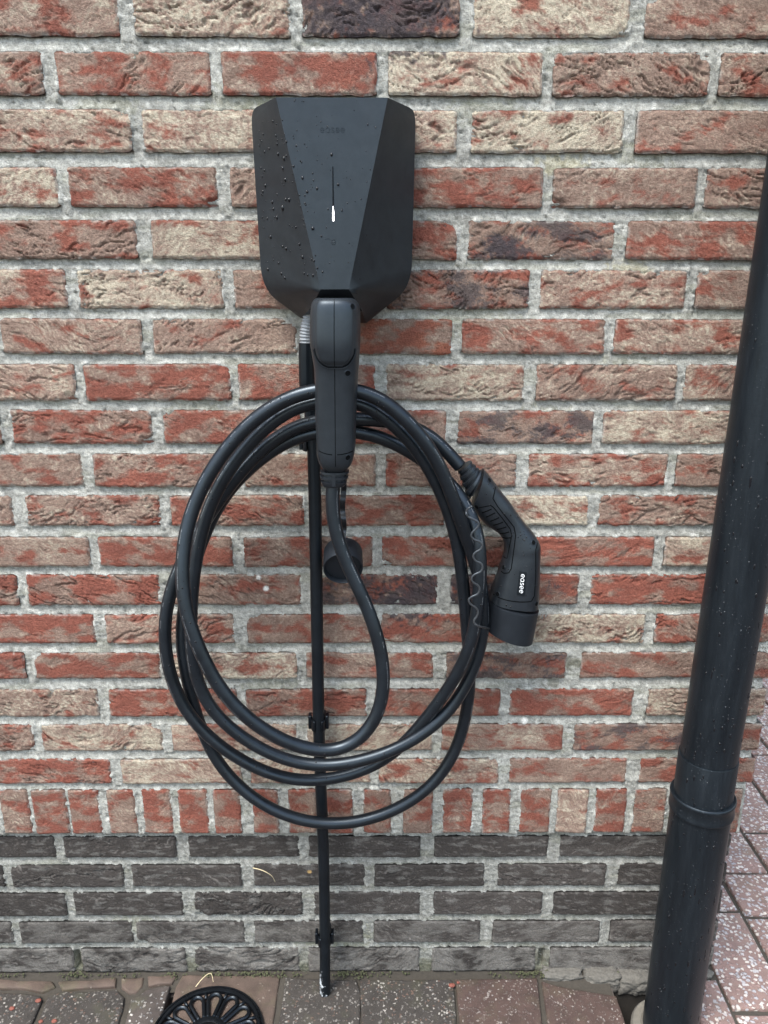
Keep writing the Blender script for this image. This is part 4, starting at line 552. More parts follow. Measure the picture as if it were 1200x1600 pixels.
# ragged footing where the paving has sunk beside the downpipe
def lump(x, y, z, sx, sy, sz, m, name, parent, seed):
    bm = bmesh.new(); bmesh.ops.create_icosphere(bm, subdivisions=5, radius=1)
    for v in bm.verts:
        p = v.co; r = (abs(p.x)**5+abs(p.y)**5+abs(p.z)**5)**-.2
        q = 1+.55*(float(fbm(p.x*2.6+seed, p.z*2.2+p.y*1.7, 5, .62))-.5)
        v.co = Vector((x+p.x*r*sx*q, y+p.y*r*sy*q, z+p.z*r*sz*q))
    me = bpy.data.meshes.new(name); bm.to_mesh(me); bm.free(); me.polygons.foreach_set('use_smooth', np.ones(len(me.polygons), bool))
    return link_mesh(name, me, m, parent)
M_FOOT = plain('footing_grey', (.085, .08, .07), .95)
for i, (x, y, z, sx, sy, sz) in enumerate([(.305, .006, -.006, .034, .016, .011), (.372, .004, -.010, .030, .020, .016), (.425, .004, -.016, .030, .022, .018), (.53, .006, -.008, .028, .016, .012)]):
    lump(x, y, z, sx, sy, sz, M_FOOT, 'footing_stone', wall, i*13.1)
def moss():
    mb = MB()
    for i in range(1500):
        x = RNG.uniform(-.66, .40); dens = float(fbm(x/.06+4, 2.2, 3))
        if dens < .42+.2*RNG.random(): continue
        y = PY-.004-abs(RNG.normal(0, .005)); r = RNG.uniform(.0009, .0022)
        mb.blob((x, y, RNG.uniform(-.003, .003)), (RNG.uniform(-.4, .4), -.5, 1), r, .8, 5)
    o = mb.build('moss', M_MOSS); o['kind'] = 'stuff'; o['label'] = 'thin green moss along the foot of the plinth'; o['category'] = 'moss'
moss()

# ------------------------------------------------------------------ rain downpipe
PX, PYC = .4535, -.091
pipe = thing('rain_downpipe', 'black plastic rain downpipe at the right corner of the wall', 'downpipe', (PX, PYC, 0))
def lathe(prof, cx, cy, n=72, lean=0.0):
    mb = MB(); rings = [[(cx+lean*(z-.45)+r*math.cos(2*math.pi*k/n), cy+r*math.sin(2*math.pi*k/n), z) for k in range(n)] for r, z in prof]
    mb.loft(rings); return mb
z1, z2 = PIPE_Z
up = adopt(lathe([(.0375, z1-.05), (.0375, 3.0)], PX, PYC, lean=.0145).build('upper_pipe', M_PIPE), pipe)
cp = adopt(lathe([(.0392, z2-.03), (.0392, z1-.0015), (.0386, z1), (.0374, z1)], PX, PYC).build('socket_sleeve', M_PIPE, sharp=35), pipe)
rg = adopt(lathe([(.0402, z2-.0165), (.0432, z2-.0155), (.0438, z2-.013), (.0430, z2-.0105), (.0430, z2+.0045), (.0440, z2+.007), (.0436, z2+.0095), (.0425, z2+.0105), (.0394, z2+.0095)], PX, PYC).build('collar', M_PIPE, sharp=50), pipe)
lp = adopt(lathe([(.0405, -.10), (.0405, z2-.014)], PX, PYC).build('lower_pipe', M_PIPE), pipe)
def pipe_drops():
    mb = MB()
    for i in range(260):
        th = RNG.uniform(math.pi*1.02, math.pi*1.95); z = RNG.uniform(.02, 1.4); r = .0375 if z > z1 else (.0392 if z > z2 else .0405)
        n = Vector((math.cos(th), math.sin(th), 0)); mb.blob(Vector((PX+(.0145*(z-.45) if z > z1 else 0), PYC, z))+n*r, n, RNG.uniform(.0007, .0015), .5, 8, RNG.uniform(1, 3.2) if i % 6 else RNG.uniform(4, 7), .6)
    o = mb.build('water_droplets', M_WATER); o['kind'] = 'stuff'; adopt(o, pipe)
pipe_drops()
cc = thing('drain_collar', 'pale cement collar around the foot of the black downpipe', 'drain collar', (PX, PYC, 0))
adopt(lathe([(.042, -.06), (.060, -.055), (.060, -.010), (.057, -.006), (.046, -.005), (.042, -.008)], PX, PYC-.006, 40).build('collar_ring', M_CEMENT), cc)

# ------------------------------------------------------------------ wall charger
chg = thing('wall_charger', 'black faceted car charging box with white status light mounted on brick wall', 'charger', (CHG['A'][0]+.06, -.003, CHG['Gl'][2]))
def housing():
    A, B, C, D, El, Er, Fl, Fr, Gl, Gr, Dn, Cn = (np.array(CHG[k]) for k in 'A B C D El Er Fl Fr Gl Gr Dn Cn'.split())
    def side(A, D, Dn, E, F, G):
        O = []; R = []
        def arc(p0, c, p1, n):
            return [(1-t)**2*p0+2*t*(1-t)*c+t*t*p1 for t in np.linspace(0, 1, n)]
        e0 = E+(A-E)/np.linalg.norm(A-E)*.016; e1 = E+(F-E)/np.linalg.norm(F-E)*.016
        f0 = F+(E-F)/np.linalg.norm(E-F)*.030; f1 = F+(G-F)/np.linalg.norm(G-F)*.022
        a1 = arc(e0, E, e1, 8); O += a1; R += [A+(D-A)*.0]*8
        n = 12
        for i in range(1, n): t = i/n; O.append(e1+(f0-e1)*t); R.append(A+(D-A)*t)
        a2 = arc(f0, F, f1, 12); O += a2; R += [D]*12
        for i in range(1, 7): t = i/6; O.append(f1+(G-f1)*t); R.append(D+(Dn-D)*t)
        return np.array(O), np.array(R)
    mb = MB(); ns = 7; rings = []
    for (a, d, dn, e, f, g, flip) in ((A, D, Dn, El, Fl, Gl, 0), (B, C, Cn, Er, Fr, Gr, 1)):
        O, R = side(a, d, dn, e, f, g); rings.append(O); n = len(O)
        V = [R[i]*(1-s)+O[i]*s for i in range(n) for s in np.linspace(0, 1, ns)]; F_ = []
        for i in range(n-1):
            for k in range(ns-1):
                q = (i*ns+k, i*ns+k+1, (i+1)*ns+k+1, (i+1)*ns+k); F_.append(q if flip else q[::-1])
        mb.add(V, F_)
    mb.add([A, B, C, D], [(0, 3, 2, 1)])
    mb.add([Dn, Cn, Gr, Gl], [(0, 3, 2, 1)])
    ring = list(rings[0][::-1])+[A, B]+list(rings[1])          # Gl .. A B .. Gr
    back = [np.array((p[0], -.0035, p[2])) for p in ring]; n = len(ring)
    mb.add(ring+back, [(i, (i+1) % n, n+(i+1) % n, n+i) for i in range(n)]+[tuple(range(n, 2*n))])
    me = raw_mesh('housing', mb.v, mb.f)
    bm = bmesh.new(); bm.from_mesh(me); bmesh.ops.remove_doubles(bm, verts=bm.verts, dist=1e-5)
    bmesh.ops.dissolve_degenerate(bm, dist=1e-6, edges=bm.edges); bmesh.ops.recalc_face_normals(bm, faces=bm.faces); bm.to_mesh(me); bm.free()
    me.polygons.foreach_set('use_smooth', np.ones(len(me.polygons), bool)); me.set_sharp_from_angle(angle=math.radians(22))
    o = link_mesh('housing', me, M_CHG); bv = o.modifiers.new('edge', 'BEVEL'); bv.width = .0009; bv.segments = 2; bv.limit_method = 'ANGLE'; bv.angle_limit = math.radians(24)
    bv.harden_normals = False
    adopt(o, chg)
    r = MB(); r.add([D+(0, .0004, 0), C+(0, .0004, 0), Cn, Dn], [(0, 3, 2, 1)]); adopt(r.build('socket_recess', M_CHG_DARK, smooth=False), chg)
    return o
house = housing(); H_BV = bvh_of(house)
def strokes(text, size):
    """rounded single-stroke letters: list of polylines in a unit line, advance to the right"""
    out = []; x = 0
    for ch in text:
        if ch == 'e': p = [[(x+.95, .5)]+[(x+.5+.46*math.cos(a), .5+.46*math.sin(a)) for a in np.radians(np.arange(5, 322, 12))], [(x+.04, .5), (x+.95, .5)]]; ad = 1.22
        elif ch == 'a': p = [[(x+.5+.46*math.cos(a), .5+.46*math.sin(a)) for a in np.radians(np.arange(0, 361, 12))], [(x+.96, .96), (x+.96, .04)]]; ad = 1.26
        elif ch == 's':
            p = [[(x+.70, .82), (x+.6, .92), (x+.42, .96), (x+.22, .9), (x+.13, .75), (x+.2, .61), (x+.42, .52), (x+.62, .44), (x+.74, .29), (x+.66, .12), (x+.45, .04), (x+.24, .07), (x+.1, .18)]]; ad = 1.0
        out += p; x += ad
    return [[(px*size, py*size) for px, py in l] for l in out], (x-.22)*size
def lettering(name, text, size, place, wd, m, parent, th=.0004):
    """place(u,v) -> (point, normal); strokes become thin raised ribbons"""
    mb = MB(); S, W = strokes(text, size)
    for l in S:
        V = []; F = []; n = len(l)
        for i, (u, v) in enumerate(l):
            a, b = l[max(i-1, 0)], l[min(i+1, n-1)]; dx, dy = b[0]-a[0], b[1]-a[1]; q = math.hypot(dx, dy) or 1
            nx, ny = -dy/q*wd/2, dx/q*wd/2
            for s in (-1, 1):
                p, nr = place(u+nx*s, v+ny*s, W)
                V.append(p+nr*th); V.append(p-nr*.0004)
        for i in range(n-1):
            a = i*4; F += [(a, a+2, a+6, a+4), (a, a+4, a+5, a+1), (a+2, a+3, a+7, a+6)]
        F += [(0, 1, 3, 2), (n*4-4, n*4-2, n*4-1, n*4-3)]
        mb.add(V, F)
    o = mb.build(name, m, sharp=30); return adopt(o, parent) if parent else o
ll, lr = Vector(CHG_MARKS['logo_l']), Vector(CHG_MARKS['logo_r'])
fu = (Vector(CHG['B'])-Vector(CHG['A'])).normalized(); fm = (Vector(CHG['A'])+Vector(CHG['B']))/2-(Vector(CHG['C'])+Vector(CHG['D']))/2; fv = (fm-fu*fm.dot(fu)).normalized(); fn = fu.cross(fv)
if fn.y > 0: fn = -fn
def on_front(p0):
    return lambda u, v, W: (p0+fu*u+fv*v, fn)
lettering('logo_lettering', 'easee', (lr-ll).length/5.7, on_front(ll-fv*.004), .0005, M_CHG, chg, .0005)
def light_slot():
    t, b, l = Vector(CHG_MARKS['slot_t']), Vector(CHG_MARKS['slot_b']), Vector(CHG_MARKS['led_t'])
    mb = MB(); V = []; N = 14
    for i in range(N+1):
        p = t.lerp(b, i/N)+fn*.00035; wd = .0005+.0004*(i/N)
        V += [p-fu*wd, p+fu*wd]
    mb.add(V, [(2*i, 2*i+1, 2*i+3, 2*i+2) for i in range(N)]); adopt(mb.build('light_slot', M_SLOT, smooth=False), chg)
    mb = MB(); V = []; N = 16
    for i in range(N+1):
        s = i/N; p = l.lerp(b, s)+fn*.0006; wd = .0002+.0008*min(1, s*2.2)*(1 if s < .93 else (1-s)/.07*.8+.2)
        if .52 < s < .64: wd *= .78
        V += [p-fu*wd, p+fu*wd]
    V2 = [v-fn*.0006 for v in V]; n = len(V)
    mb.add(V+V2, [(2*i, 2*i+1, 2*i+3, 2*i+2) for i in range(N)]+[(2*i, 2*i+2, n+2*i+2, n+2*i) for i in range(N)]+[(2*i+1, 2*i+3, n+2*i+3, n+2*i+1) for i in range(N)])
    adopt(mb.build('status_light', M_LED, smooth=False), chg)
    ic = Vector(CHG_MARKS['icon']); mb = MB()
    for r in (.0022,):
        mb.tube([ic+fn*.0002+fu*r*math.cos(a)+fv*(r*1.2*math.sin(a)) for a in np.linspace(0, 2*math.pi, 22)], .0003, 6, False)
        mb.tube([ic+fn*.0002-fu*r, ic+fn*.0002+fu*r], .0003, 6)
    for k in range(3): mb.tube([ic+fn*.0001-fu*(.0045+.002*k)+fv*.003, ic+fn*.0001-fu*(.0057+.002*k)+fv*.0035], .0003, 6)
    adopt(mb.build('touch_symbol', M_CHG, sharp=0), chg)
light_slot()
def drops(name, bv, lst, parent, st=(1, 1.5), hh=.5):
    mb = MB()
    for x, z, r in lst:
        p, n = hit(bv, x, z)
        if p is None or p.y > -.02: continue
        mb.blob(p, n, r, hh, 10, RNG.uniform(*st), .5)
    o = mb.build(name, M_WATER, sharp=0); o['kind'] = 'stuff'; return adopt(o, parent)
drops('water_droplets', H_BV, [(x, z, r*1.1) for x, z, r in CHG_DROPS], chg, hh=.85)

# ------------------------------------------------------------------ supply conduit below the charger
con = thing('supply_conduit', 'thin black conduit pipe running down the wall from the charger to the paving', 'conduit', CONDUIT[-1])
mb = MB(); mb.tube(spline(CONDUIT, .02), .0086, 20); cpipe = adopt(mb.build('conduit_pipe', None), con)
def conduit_paint():
    m, nt, b = mat('conduit_paint'); g = node(nt, 'ShaderNodeNewGeometry'); sp = node(nt, 'ShaderNodeSeparateXYZ'); nt.links.new(g.outputs['Position'], sp.inputs[0])
    n = noise(nt, g.outputs['Position'], 120, 5, .75); n2 = noise(nt, g.outputs['Position'], 45, 3)
    # lime and paint splashes on the lowest hand's breadth
    hz = node(nt, 'ShaderNodeMapRange'); nt.links.new(sp.outputs[2], hz.inputs[0]); hz.inputs[1].default_value = .0; hz.inputs[2].default_value = .075; hz.inputs[3].default_value = .12; hz.inputs[4].default_value = -.14
    xs = node(nt, 'ShaderNodeMapRange'); nt.links.new(sp.outputs[0], xs.inputs[0]); xs.inputs[1].default_value = CONDUIT[-1][0]-.008; xs.inputs[2].default_value = CONDUIT[-1][0]+.006; xs.inputs[3].default_value = .10; xs.inputs[4].default_value = -.12
    a = node(nt, 'ShaderNodeMath', operation='ADD'); nt.links.new(n.outputs[0], a.inputs[0]); nt.links.new(hz.outputs[0], a.inputs[1])
    a2 = node(nt, 'ShaderNodeMath', operation='ADD'); nt.links.new(a.outputs[0], a2.inputs[0]); nt.links.new(xs.outputs[0], a2.inputs[1])
    k = ramp(nt, a2.outputs[0], [(.62, 0.0), (.66, 1.0)])
    base = ramp(nt, n2.outputs[0], [(.3, (.0022, .0030, .0042)), (.7, (.0045, .006, .008))])
    nt.links.new(mix(nt, k.outputs[0], base.outputs[0], (.42, .45, .48)), b.inputs['Base Color']); b.inputs['Roughness'].default_value = .4; b.inputs['Specular IOR Level'].default_value = .34; b.inputs['Specular Tint'].default_value = (.72, .86, 1, 1); return m
cpipe.data.materials.clear(); cpipe.data.materials.append(conduit_paint())
for c in CLIPS:
    mb = MB(); x, y, z = c; cy = -.0275
    ring = []
    for a in np.linspace(math.radians(-62), math.radians(242), 22):
        ring.append((x+.0088*math.cos(a), cy+.0088*-math.sin(-a)*1.0))
    for zz in (z,):
        V = []
        for (px, py) in ring:
            dx, dy = px-x, py-cy; l = math.hypot(dx, dy)
            for rr_, h in ((.0081, -.0085), (.0108, -.0085), (.0108, .0085), (.0081, .0085)): V.append((x+dx/l*rr_, cy+dy/l*rr_, zz+h))
        n = len(ring); F = []
        for i in range(n-1):
            for k in range(4): F.append((i*4+k, i*4+(k+1) % 4, (i+1)*4+(k+1) % 4, (i+1)*4+k))
        F += [(0, 1, 2, 3), ((n-1)*4+3, (n-1)*4+2, (n-1)*4+1, (n-1)*4)]; mb.add(V, F)
    for s in (-1, 1): mb.box((x+s*.0125, cy+.004, z+.003), (.0045, .012, .021))
    mb.box((x, -.010, z), (.018, .018, .016))
    o = adopt(mb.build('pipe_clip', M_CONDUIT, sharp=30), con)
    bv = o.modifiers.new('b', 'BEVEL'); bv.width = .001; bv.segments = 2
mb = MB(); P = spline(SLEEVE, .004); mb.tube(P, [.0098 if i < len(P)*.62 else .0088 for i in range(len(P))], 22); adopt(mb.build('gland_sleeve', M_CONDUIT, sharp=30), con)
mb = MB(); P = spline(FLEX, .0006); mb.tube(P, [.0082+.0009*math.sin(i*.0006/.0036*2*math.pi) for i in range(len(P))], 20); adopt(mb.build('corrugated_flex', M_GREY, sharp=0), con)

# ------------------------------------------------------------------ charging cable with two plugs
cab = thing('charging_cable', 'black coiled charging cable with two plugs hanging below the charger', 'charging cable', (CORD[0][0]-.15, -.06, .30))
path = spline(CORD, .004, smooth=2)
mb = MB(); mb.tube(path, .0086, 18, caps=True, up=(0, 0, 1)); cord = adopt(mb.build('cord', M_CABLE, uv=True, sharp=0, fix=False), cab)
# plug parked in the charger
def superring(cx, cy, z, hx, hy, n=40, e=3.2):
    r = []
    for k in range(n):
        a = 2*math.pi*k/n; c, s = math.cos(a), math.sin(a)
        r.append((cx+hx*math.copysign(abs(c)**(2/e), c), cy+hy*math.copysign(abs(s)**(2/e), s), z))
    return r
def resample(rows, n):
    P = np.array(rows, float); out = []
    t = np.linspace(0, len(P)-1, n)
    for q in t:
        i = min(int(q), len(P)-2); f = q-i
        p0, p1, p2, p3 = P[max(i-1, 0)], P[i], P[i+1], P[min(i+2, len(P)-1)]
        out.append(.5*((2*p1)+(-p0+p2)*f+(2*p0-5*p1+4*p2-p3)*f*f+(-p0+3*p1-3*p2+p3)*f**3))
    return out
mb = MB(); mb.loft([superring((l+r)/2, (f+b)/2, z, (r-l)/2, (b-f)/2, 44, 3.0) for l, r, z, f, b in resample(PLUG_A, 60)])
plugA = adopt(mb.build('plug', M_PLUG, sharp=50), cab); plugA['label'] = 'plug parked upright in the charger'
A_BV = bvh_of(plugA)
def sub(o, parent):
    o.parent = parent; o.matrix_parent_inverse = parent.matrix_parent_inverse.copy() if False else Matrix.Translation(cab.location).inverted() @ Matrix.Identity(4); return o
def attach(o, part):      # sub-part of a cable part; all coordinates are already in place
    o.parent = part; return o
def surf_strip(bv, pts, wd, lift, name, m, part, sub_=8, thick=.0006):
    P = []
    for a, b in zip(pts[:-1], pts[1:]):
        for k in range(sub_): P.append((a[0]+(b[0]-a[0])*k/sub_, a[1]+(b[1]-a[1])*k/sub_))
    P.append(pts[-1]); Q = []; N = []
    for x, z in P:
        p, n = hit(bv, x, z)
        if p is not None: Q.append(p); N.append(n)
    mb = MB(); V = []; F = []
    for i in range(len(Q)):
        t = (Q[min(i+1, len(Q)-1)]-Q[max(i-1, 0)]).normalized(); s = t.cross(N[i]).normalized()*wd/2
        V += [Q[i]-s-N[i]*.0003, Q[i]-s+N[i]*lift, Q[i]+s+N[i]*lift, Q[i]+s-N[i]*.0003]
    for i in range(len(Q)-1):
        a = i*4
        for k in range(3): F.append((a+k, a+k+1, a+k+5, a+k+4))
    mb.add(V, F); return attach(mb.build(name, m, sharp=40), part)
def thumb_pad():
    rows = resample(PLUG_A_PAD, 40); mb = MB(); m = 21; V = []
    for l, r, z in rows:
        for k in range(m):
            s = -1+2*k/(m-1); x = (l+r)/2+(r-l)/2*s; p, n = hit(A_BV, x, z)
            y = (p.y if p else -.135); e = min(1, (1-abs(s))/.14); lift = .0022*math.sin(e*math.pi/2)-.0004
            V.append((x, y-lift, z))
    zb = rows[-1][2]; V2 = []
    for i, (x, y, z) in enumerate(V):
        d = (z-zb)/.006; V2.append((x, y+(.0022*(1-max(0, min(1, d)))**1.5), z))
    F = [(i*m+k, i*m+k+1, (i+1)*m+k+1, (i+1)*m+k) for i in range(len(rows)-1) for k in range(m-1)]
    mb.add(V2, F); return attach(mb.build('thumb_pad', M_PLUG, sharp=0), plugA)
pad = thumb_pad()
outl = [(l-.0008, z) for l, r, z in PLUG_A_PAD[1:]]+[(r+.0008, z) for l, r, z in PLUG_A_PAD[:0:-1]]
PADR = [tuple(p) for p in resample(PLUG_A_PAD[3:], 16)]; lo = [(l-.0010, z-.0012*i/15) for i, (l, r, z) in enumerate(PADR)]; ro = [(r+.0010, z-.0012*i/15) for i, (l, r, z) in enumerate(PADR)][::-1]
surf_strip(A_BV, lo+ro, .0018, .0001, 'pad_gap', M_GROOVE, plugA)
lip = [(x+(.0013 if x > -.0565 else -.0013)*(1 if abs(x+.0565) > .004 else .4), z-.0013) for x, z in lo+ro]
surf_strip(A_BV, lip, .0010, .0007, 'pad_lip', M_PLUG, plugA)
PADBV = bvh_of(plugA, pad)
surf_strip(PADBV, PLUG_A_SEAM, .0008, .0002, 'seam', M_GROOVE, plugA, 3)
for a in PLUG_A_ARC: surf_strip(A_BV, a, .0012, .0002, 'groove', M_GROOVE, plugA, 4)
def screw(bv, x, z, r, part):
    p, n = hit(bv, x, z)
    if p is None: return
    a = n.orthogonal().normalized(); b = n.cross(a); mb = MB(); k = 16
    prof = ((r*1.25, .0001), (r*1.12, .0005), (r, .0003), (r*.96, -.0012+.0014), (0.0001, .00015))
    rings = [[p+(a*math.cos(2*math.pi*i/k)+b*math.sin(2*math.pi*i/k))*q+n*h for i in range(k)] for q, h in prof[:3]]
    mb.loft(rings, caps=False); o = attach(mb.build('screw_rim', M_PLUG_B, sharp=0, fix=False), part)
    mb = MB(); mb.add([p+(a*math.cos(2*math.pi*i/k)+b*math.sin(2*math.pi*i/k))*r+n*.00028 for i in range(k)], [tuple(range(k))]); attach(mb.build('screw_hole', M_GROOVE, smooth=False), part)
for x, z in PLUG_A_SCREWS: screw(PADBV, x, z, .0031, plugA)
def boot(name, rings_, part, m, e=2.6, slots=2):
    mb = MB(); mb.loft(rings_); return attach(mb.build(name, m, sharp=28), part)
t0, t1 = Vector(BOOT_A[0]), Vector(BOOT_A[1]); R_ = []
prof = [(0, .0175), (.14, .0175), (.16, .0150), (.30, .0150), (.32, .0170), (.48, .0168), (.50, .0140), (.64, .0138), (.66, .0158), (.82, .0152), (1.0, .0128), (1.0, .0095)]
for f, r in prof:
    c = t0.lerp(t1, f); R_.append(superring(c.x, c.y, c.z, r, r*.8, 32, 2.4))
boot('strain_relief', R_, plugA, M_PLUG_B)
for sgn in (-1, 1):     # bridges across the ribs
    c = t0.lerp(t1, .45); mb = MB(); mb.box((c.x+.000, c.y-.0125, c.z), (.0045, .003, .016)); 
attach(mb.build('rib_bridge', M_PLUG_B, smooth=False), plugA)
# dust cap dangling from the parked plug
fc, tp = Vector(CAP_A['face']), Vector(CAP_A['top']); ax = (fc-tp).normalized(); rc = CAP_A['rx']
def tubecap(c0, axis, length, r, name, part, m, wall_t=.0012, inner=True, dish=True):
    a = axis.orthogonal().normalized(); b = axis.cross(a); n = 48; mb = MB()
    prof = [(.86*r, 0), (.96*r, .0008), (r, .003), (r, length-.001), (r*.985, length), (r-wall_t, length), (r-wall_t-.0004, length-.001), (r-wall_t-.0006, length*.8)]
    mb.loft([[c0+axis*h+(a*math.cos(2*math.pi*k/n)+b*math.sin(2*math.pi*k/n))*q for k in range(n)] for q, h in prof]); o = mb.build(name, m, sharp=30)
    return o
capA = adopt(tubecap(fc-ax*.036, ax, .036, rc, 'dust_cap', cab, M_CAP), cab); capA['label'] = 'round dust cap hanging behind the cord'
mb = MB(); V = []; F = []; SP = spline(STRAP_A, .002)
for i, p in enumerate(SP):
    p = Vector(p); V += [p+Vector((-.0036, 0, 0)), p+Vector((.0036, 0, 0)), p+Vector((.0036, .0022, 0)), p+Vector((-.0036, .0022, 0))]
for i in range(len(SP)-1):
    for k in range(4): F.append((i*4+k, i*4+(k+1) % 4, i*4+4+(k+1) % 4, i*4+4+k))
mb.add(V, F); attach(mb.build('cap_strap', M_STRAP, sharp=60), capA)

# plug hanging on the right
DB = -.045
def pair_rings(pairs, n, e, kd, ymid=DB, N=40, dmin=.014, dmax=.034):
    rows = resample([(a[0], a[1], b[0], b[1]) for a, b in pairs], n); out = []
    for ax_, az, bx, bz in rows:
        c = Vector(((ax_+bx)/2, ymid, (az+bz)/2)); h = Vector(((bx-ax_)/2, 0, (bz-az)/2)); d = min(dmax, max(dmin, h.length*kd)); r = []
        for k in range(N):
            a = 2*math.pi*k/N; cs, sn = math.cos(a), math.sin(a)
            r.append(c+h*math.copysign(abs(cs)**(2/e), cs)+Vector((0, -d*math.copysign(abs(sn)**(2/e), sn), 0)))
        out.append(r)
    return out
mb = MB(); mb.loft(pair_rings(PLUG_B, 64, 2.5, .85, dmax=.033)); plugB = adopt(mb.build('plug', M_PLUG_B, sharp=50), cab); plugB['label'] = 'angled plug hanging at the right of the coil'
B_BV = bvh_of(plugB)
def boot_b():
    rows = resample([(a[0], a[1], b[0], b[1]) for a, b in BOOT_B], 40); R = []
    for i, (ax_, az, bx, bz) in enumerate(rows):
        f = i/39; g = .88 if ((f*4.2) % 1.0) > .58 and f > .06 else 1.0
        c = Vector(((ax_+bx)/2, DB, (az+bz)/2)); h = Vector(((bx-ax_)/2, 0, (bz-az)/2))*g; r = []
        for k in range(32):
            a = 2*math.pi*k/32; r.append(c+h*math.cos(a)+Vector((0, -max(.0115, h.length*.72)*(g if g == 1 else .86)*math.sin(a), 0)))
        R.append(r)
    mb = MB(); mb.loft(R); attach(mb.build('strain_relief', M_PLUG_B, sharp=28), plugB)
boot_b()
for g in PLUG_B_GROOVES: surf_strip(B_BV, g, .0014, .0002, 'groove', M_GROOVE, plugB, 6)
for a, b in PLUG_B_RIBS: surf_strip(B_BV, [a, b], .0016, .0003, 'grip_rib', M_GROOVE, plugB, 6)
for x, z in PLUG_B_SCREWS: screw(B_BV, x, z, .0030, plugB)
pa = [Vector((x, 0, z)) for x, z in PLUG_B_PLATE]     # four corners: top-left, top-right, bottom-right, bottom-left
def plate_uv(u, v):   # u 0..1 left-right, v 0..1 top-bottom
    q = pa[0].lerp(pa[1], u).lerp(pa[3].lerp(pa[2], u), v); p, n = hit(B_BV, q.x, q.z)
    if p is None: p, n = Vector((q.x, -.075, q.z)), Vector((0, -1, 0))
    return p, n
mb = MB(); V = []; nu, nv = 6, 12
for i in range(nu):
    for j in range(nv):
        p, n = plate_uv(i/(nu-1), j/(nv-1)); V.append(p+n*.0007)
mb.add(V, [(i*nv+j, (i+1)*nv+j, (i+1)*nv+j+1, i*nv+j+1) for i in range(nu-1) for j in range(nv-1)])
plate = attach(mb.build('name_plate', M_CONDUIT, sharp=0), plugB)
PL_W, PL_H = (pa[1]-pa[0]).length, (pa[3]-pa[0]).length
lsz = PL_H*.80/5.7
def on_plate(u, v, W):    # reads downwards
    return (lambda q: (q[0]+q[1]*.0008, q[1]))(plate_uv(.5+(v-lsz*.5)/PL_W, .10+u/PL_H))
ob = lettering('plate_lettering', 'easee', lsz, on_plate, .00055, M_WHITE, None, .0003); attach(ob, plugB)
cR = [[tuple(p) for p in r] for r in pair_rings(CAP_B, 14, 2.0, .96, dmax=.036)]
mb = MB(); mb.loft(cR); capB = attach(mb.build('end_cap', M_CAP, sharp=40), plugB)
mb = MB(); mb.tube(spline(TETHER, .0012), .0014, 8); adopt(mb.build('cap_tether', M_TETH, sharp=0), cab)
mbd = MB()
for x, z, r in PLUG_B_DROPS:
    p, n = hit(B_BV, x, z)
    if p is not None: mbd.blob(p, n, r, .55, 9, RNG.uniform(1, 1.5), .4)
o = mbd.build('water_droplets', M_WATER, sharp=0); o['kind'] = 'stuff'; attach(o, plugB)
mbd = MB()
for i in range(330):
    k = RNG.integers(5, len(path)-60); p = Vector(path[k]); t = (Vector(path[k+1])-Vector(path[k-1])).normalized(); a = RNG.uniform(-1.4, 1.4)
    f = Vector((0, -1, 0)); f = (f-t*t.dot(f)).normalized(); b = t.cross(f); n = f*math.cos(a)+b*math.sin(a)
    if p.y > -.06 and RNG.random() < .4: continue
    mbd.blob(p+n*.0086, n, RNG.uniform(.0004, .0011), .5, 8, RNG.uniform(1, 1.8), .4)
o = mbd.build('water_droplets', M_WATER, sharp=0); o['kind'] = 'stuff'; attach(o, cord)

# ------------------------------------------------------------------ drain cover in the paving
DC = Vector((-.2665, -.113, 0)); RD = .0879
dr = thing('drain_cover', 'round black cast iron drain cover with petal openings set in the paving', 'drain cover', DC)
def ringmesh(prof, n=96):
    mb = MB(); V = []; F = []; m = len(prof)
    for k in range(n):
        a = 2*math.pi*k/n
        for r, z in prof: V.append((DC.x+r*math.cos(a), DC.y+r*math.sin(a), z))
    for k in range(n):
        for j in range(m): F.append((k*m+j, k*m+(j+1) % m, ((k+1) % n)*m+(j+1) % m, ((k+1) % n)*m+j))
    mb.add(V, F); return mb
adopt(ringmesh([(RD, -.02), (RD, .003), (RD-.001, .0045), (RD-.0035, .0045), (RD-.0045, .0025), (RD-.0055, .0025), (RD-.0065, .006), (RD-.0105, .006), (RD-.0115, .004), (RD-.0115, -.02)]).build('rim', M_IRON, sharp=35), dr)
adopt(ringmesh([(.022, -.01), (.022, .006), (.027, .0075), (.032, .006), (.032, -.01)]).build('hub_ring', M_IRON, sharp=35), dr)
NP = 14
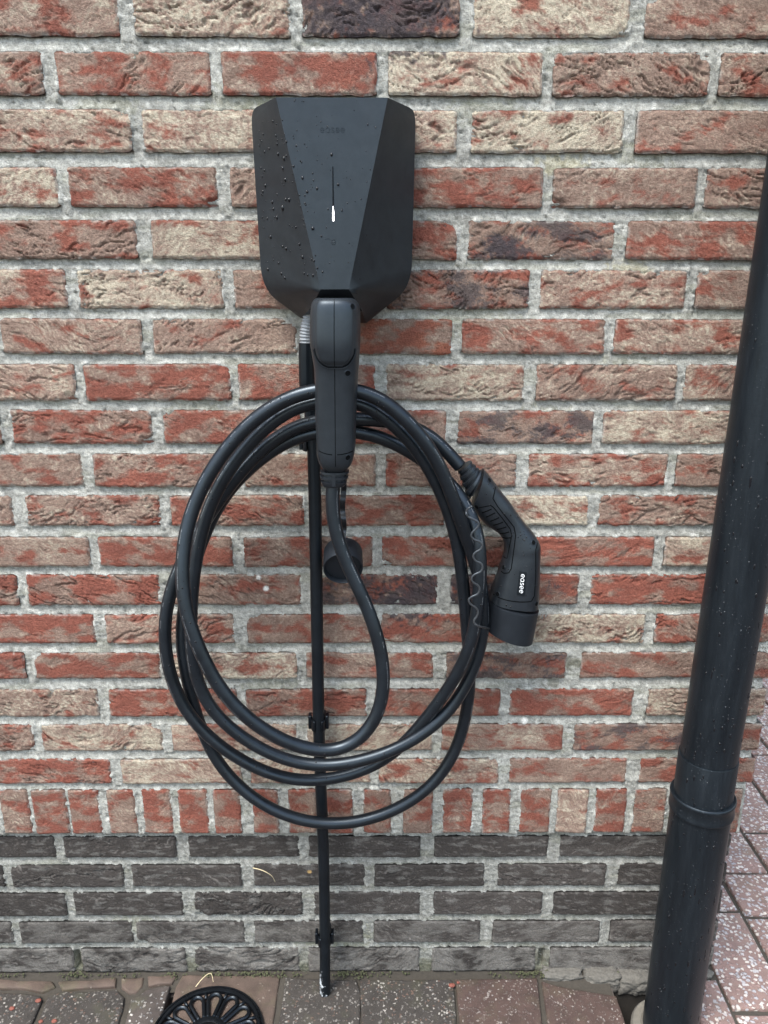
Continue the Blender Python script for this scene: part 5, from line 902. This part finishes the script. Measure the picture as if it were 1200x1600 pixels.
for k in range(NP):
    a0 = 2*math.pi*(k+.5)/NP; u = Vector((math.cos(a0), math.sin(a0), 0)); v = Vector((-u.y, u.x, 0)); P = []
    for t in np.linspace(0, 1, 26):
        if t < .36: s = t/.36; r = .031+s*.030; w_ = -(.0040+.0062*s)
        elif t > .64: s = (1-t)/.36; r = .031+s*.030; w_ = .0040+.0062*s
        else: th = (t-.36)/.28*math.pi; r = .061+.0115*math.sin(th); w_ = -.0102*math.cos(th)
        P.append(DC+u*r+v*w_+Vector((0, 0, .0035)))
    mb = MB(); mb.tube(P, .0033, 8, up=(0, 0, 1)); adopt(mb.build('petal_bar', M_IRON, sharp=0), dr)
    a1 = 2*math.pi*k/NP; u = Vector((math.cos(a1), math.sin(a1), 0)); mb = MB(); mb.tube([DC+u*.066+Vector((0, 0, .002)), DC+u*.079+Vector((0, 0, .002))], .0026, 8); adopt(mb.build('spoke', M_IRON, sharp=0), dr)

# ------------------------------------------------------------------ small things lying about
SL = ['pale dry straw stuck on the dark plinth brick left of the conduit', 'bent dry straw lying on the drain cover rim']
for l, P in zip(SL, STRAWS):
    mb = MB(); Q = spline(P, .003); mb.tube(Q, [.0007*(1-.5*i/len(Q)) for i in range(len(Q))], 6); tag(mb.build('dry_straw', M_STRAW, sharp=0), l, 'straw', 'stray dry straws')
CL = ['larger red brick chip at the plinth foot right of the conduit', 'smaller red brick chip beside the larger chip at the plinth foot', 'red chip on dark paver nearest the wall at the far left',
      'red chip on the leftmost dark paver', 'red chip at the bottom picture edge on the leftmost paver joint', 'red chip at the bottom picture edge on the dark paver left of the drain']
for i, (l, (x, y)) in enumerate(zip(CL, CHIPS)):
    s = [1.0, .5, .9, .8, .7, .8][i]
    bm = bmesh.new(); bmesh.ops.create_icosphere(bm, subdivisions=2, radius=1)
    for v in bm.verts:
        q = v.co; n = 1+.5*(float(fbm(q.x*1.3+i*9, q.y*1.3+q.z, 2))-.5); v.co = Vector((x+q.x*.0055*s*n, y+q.y*.0042*s*n, .0022+q.z*.0022*n))
    me = bpy.data.meshes.new('brick_chip'); bm.to_mesh(me); bm.free(); tag(link_mesh('brick_chip', me, M_CHIP), l, 'brick chip', 'loose red chips on the paving')
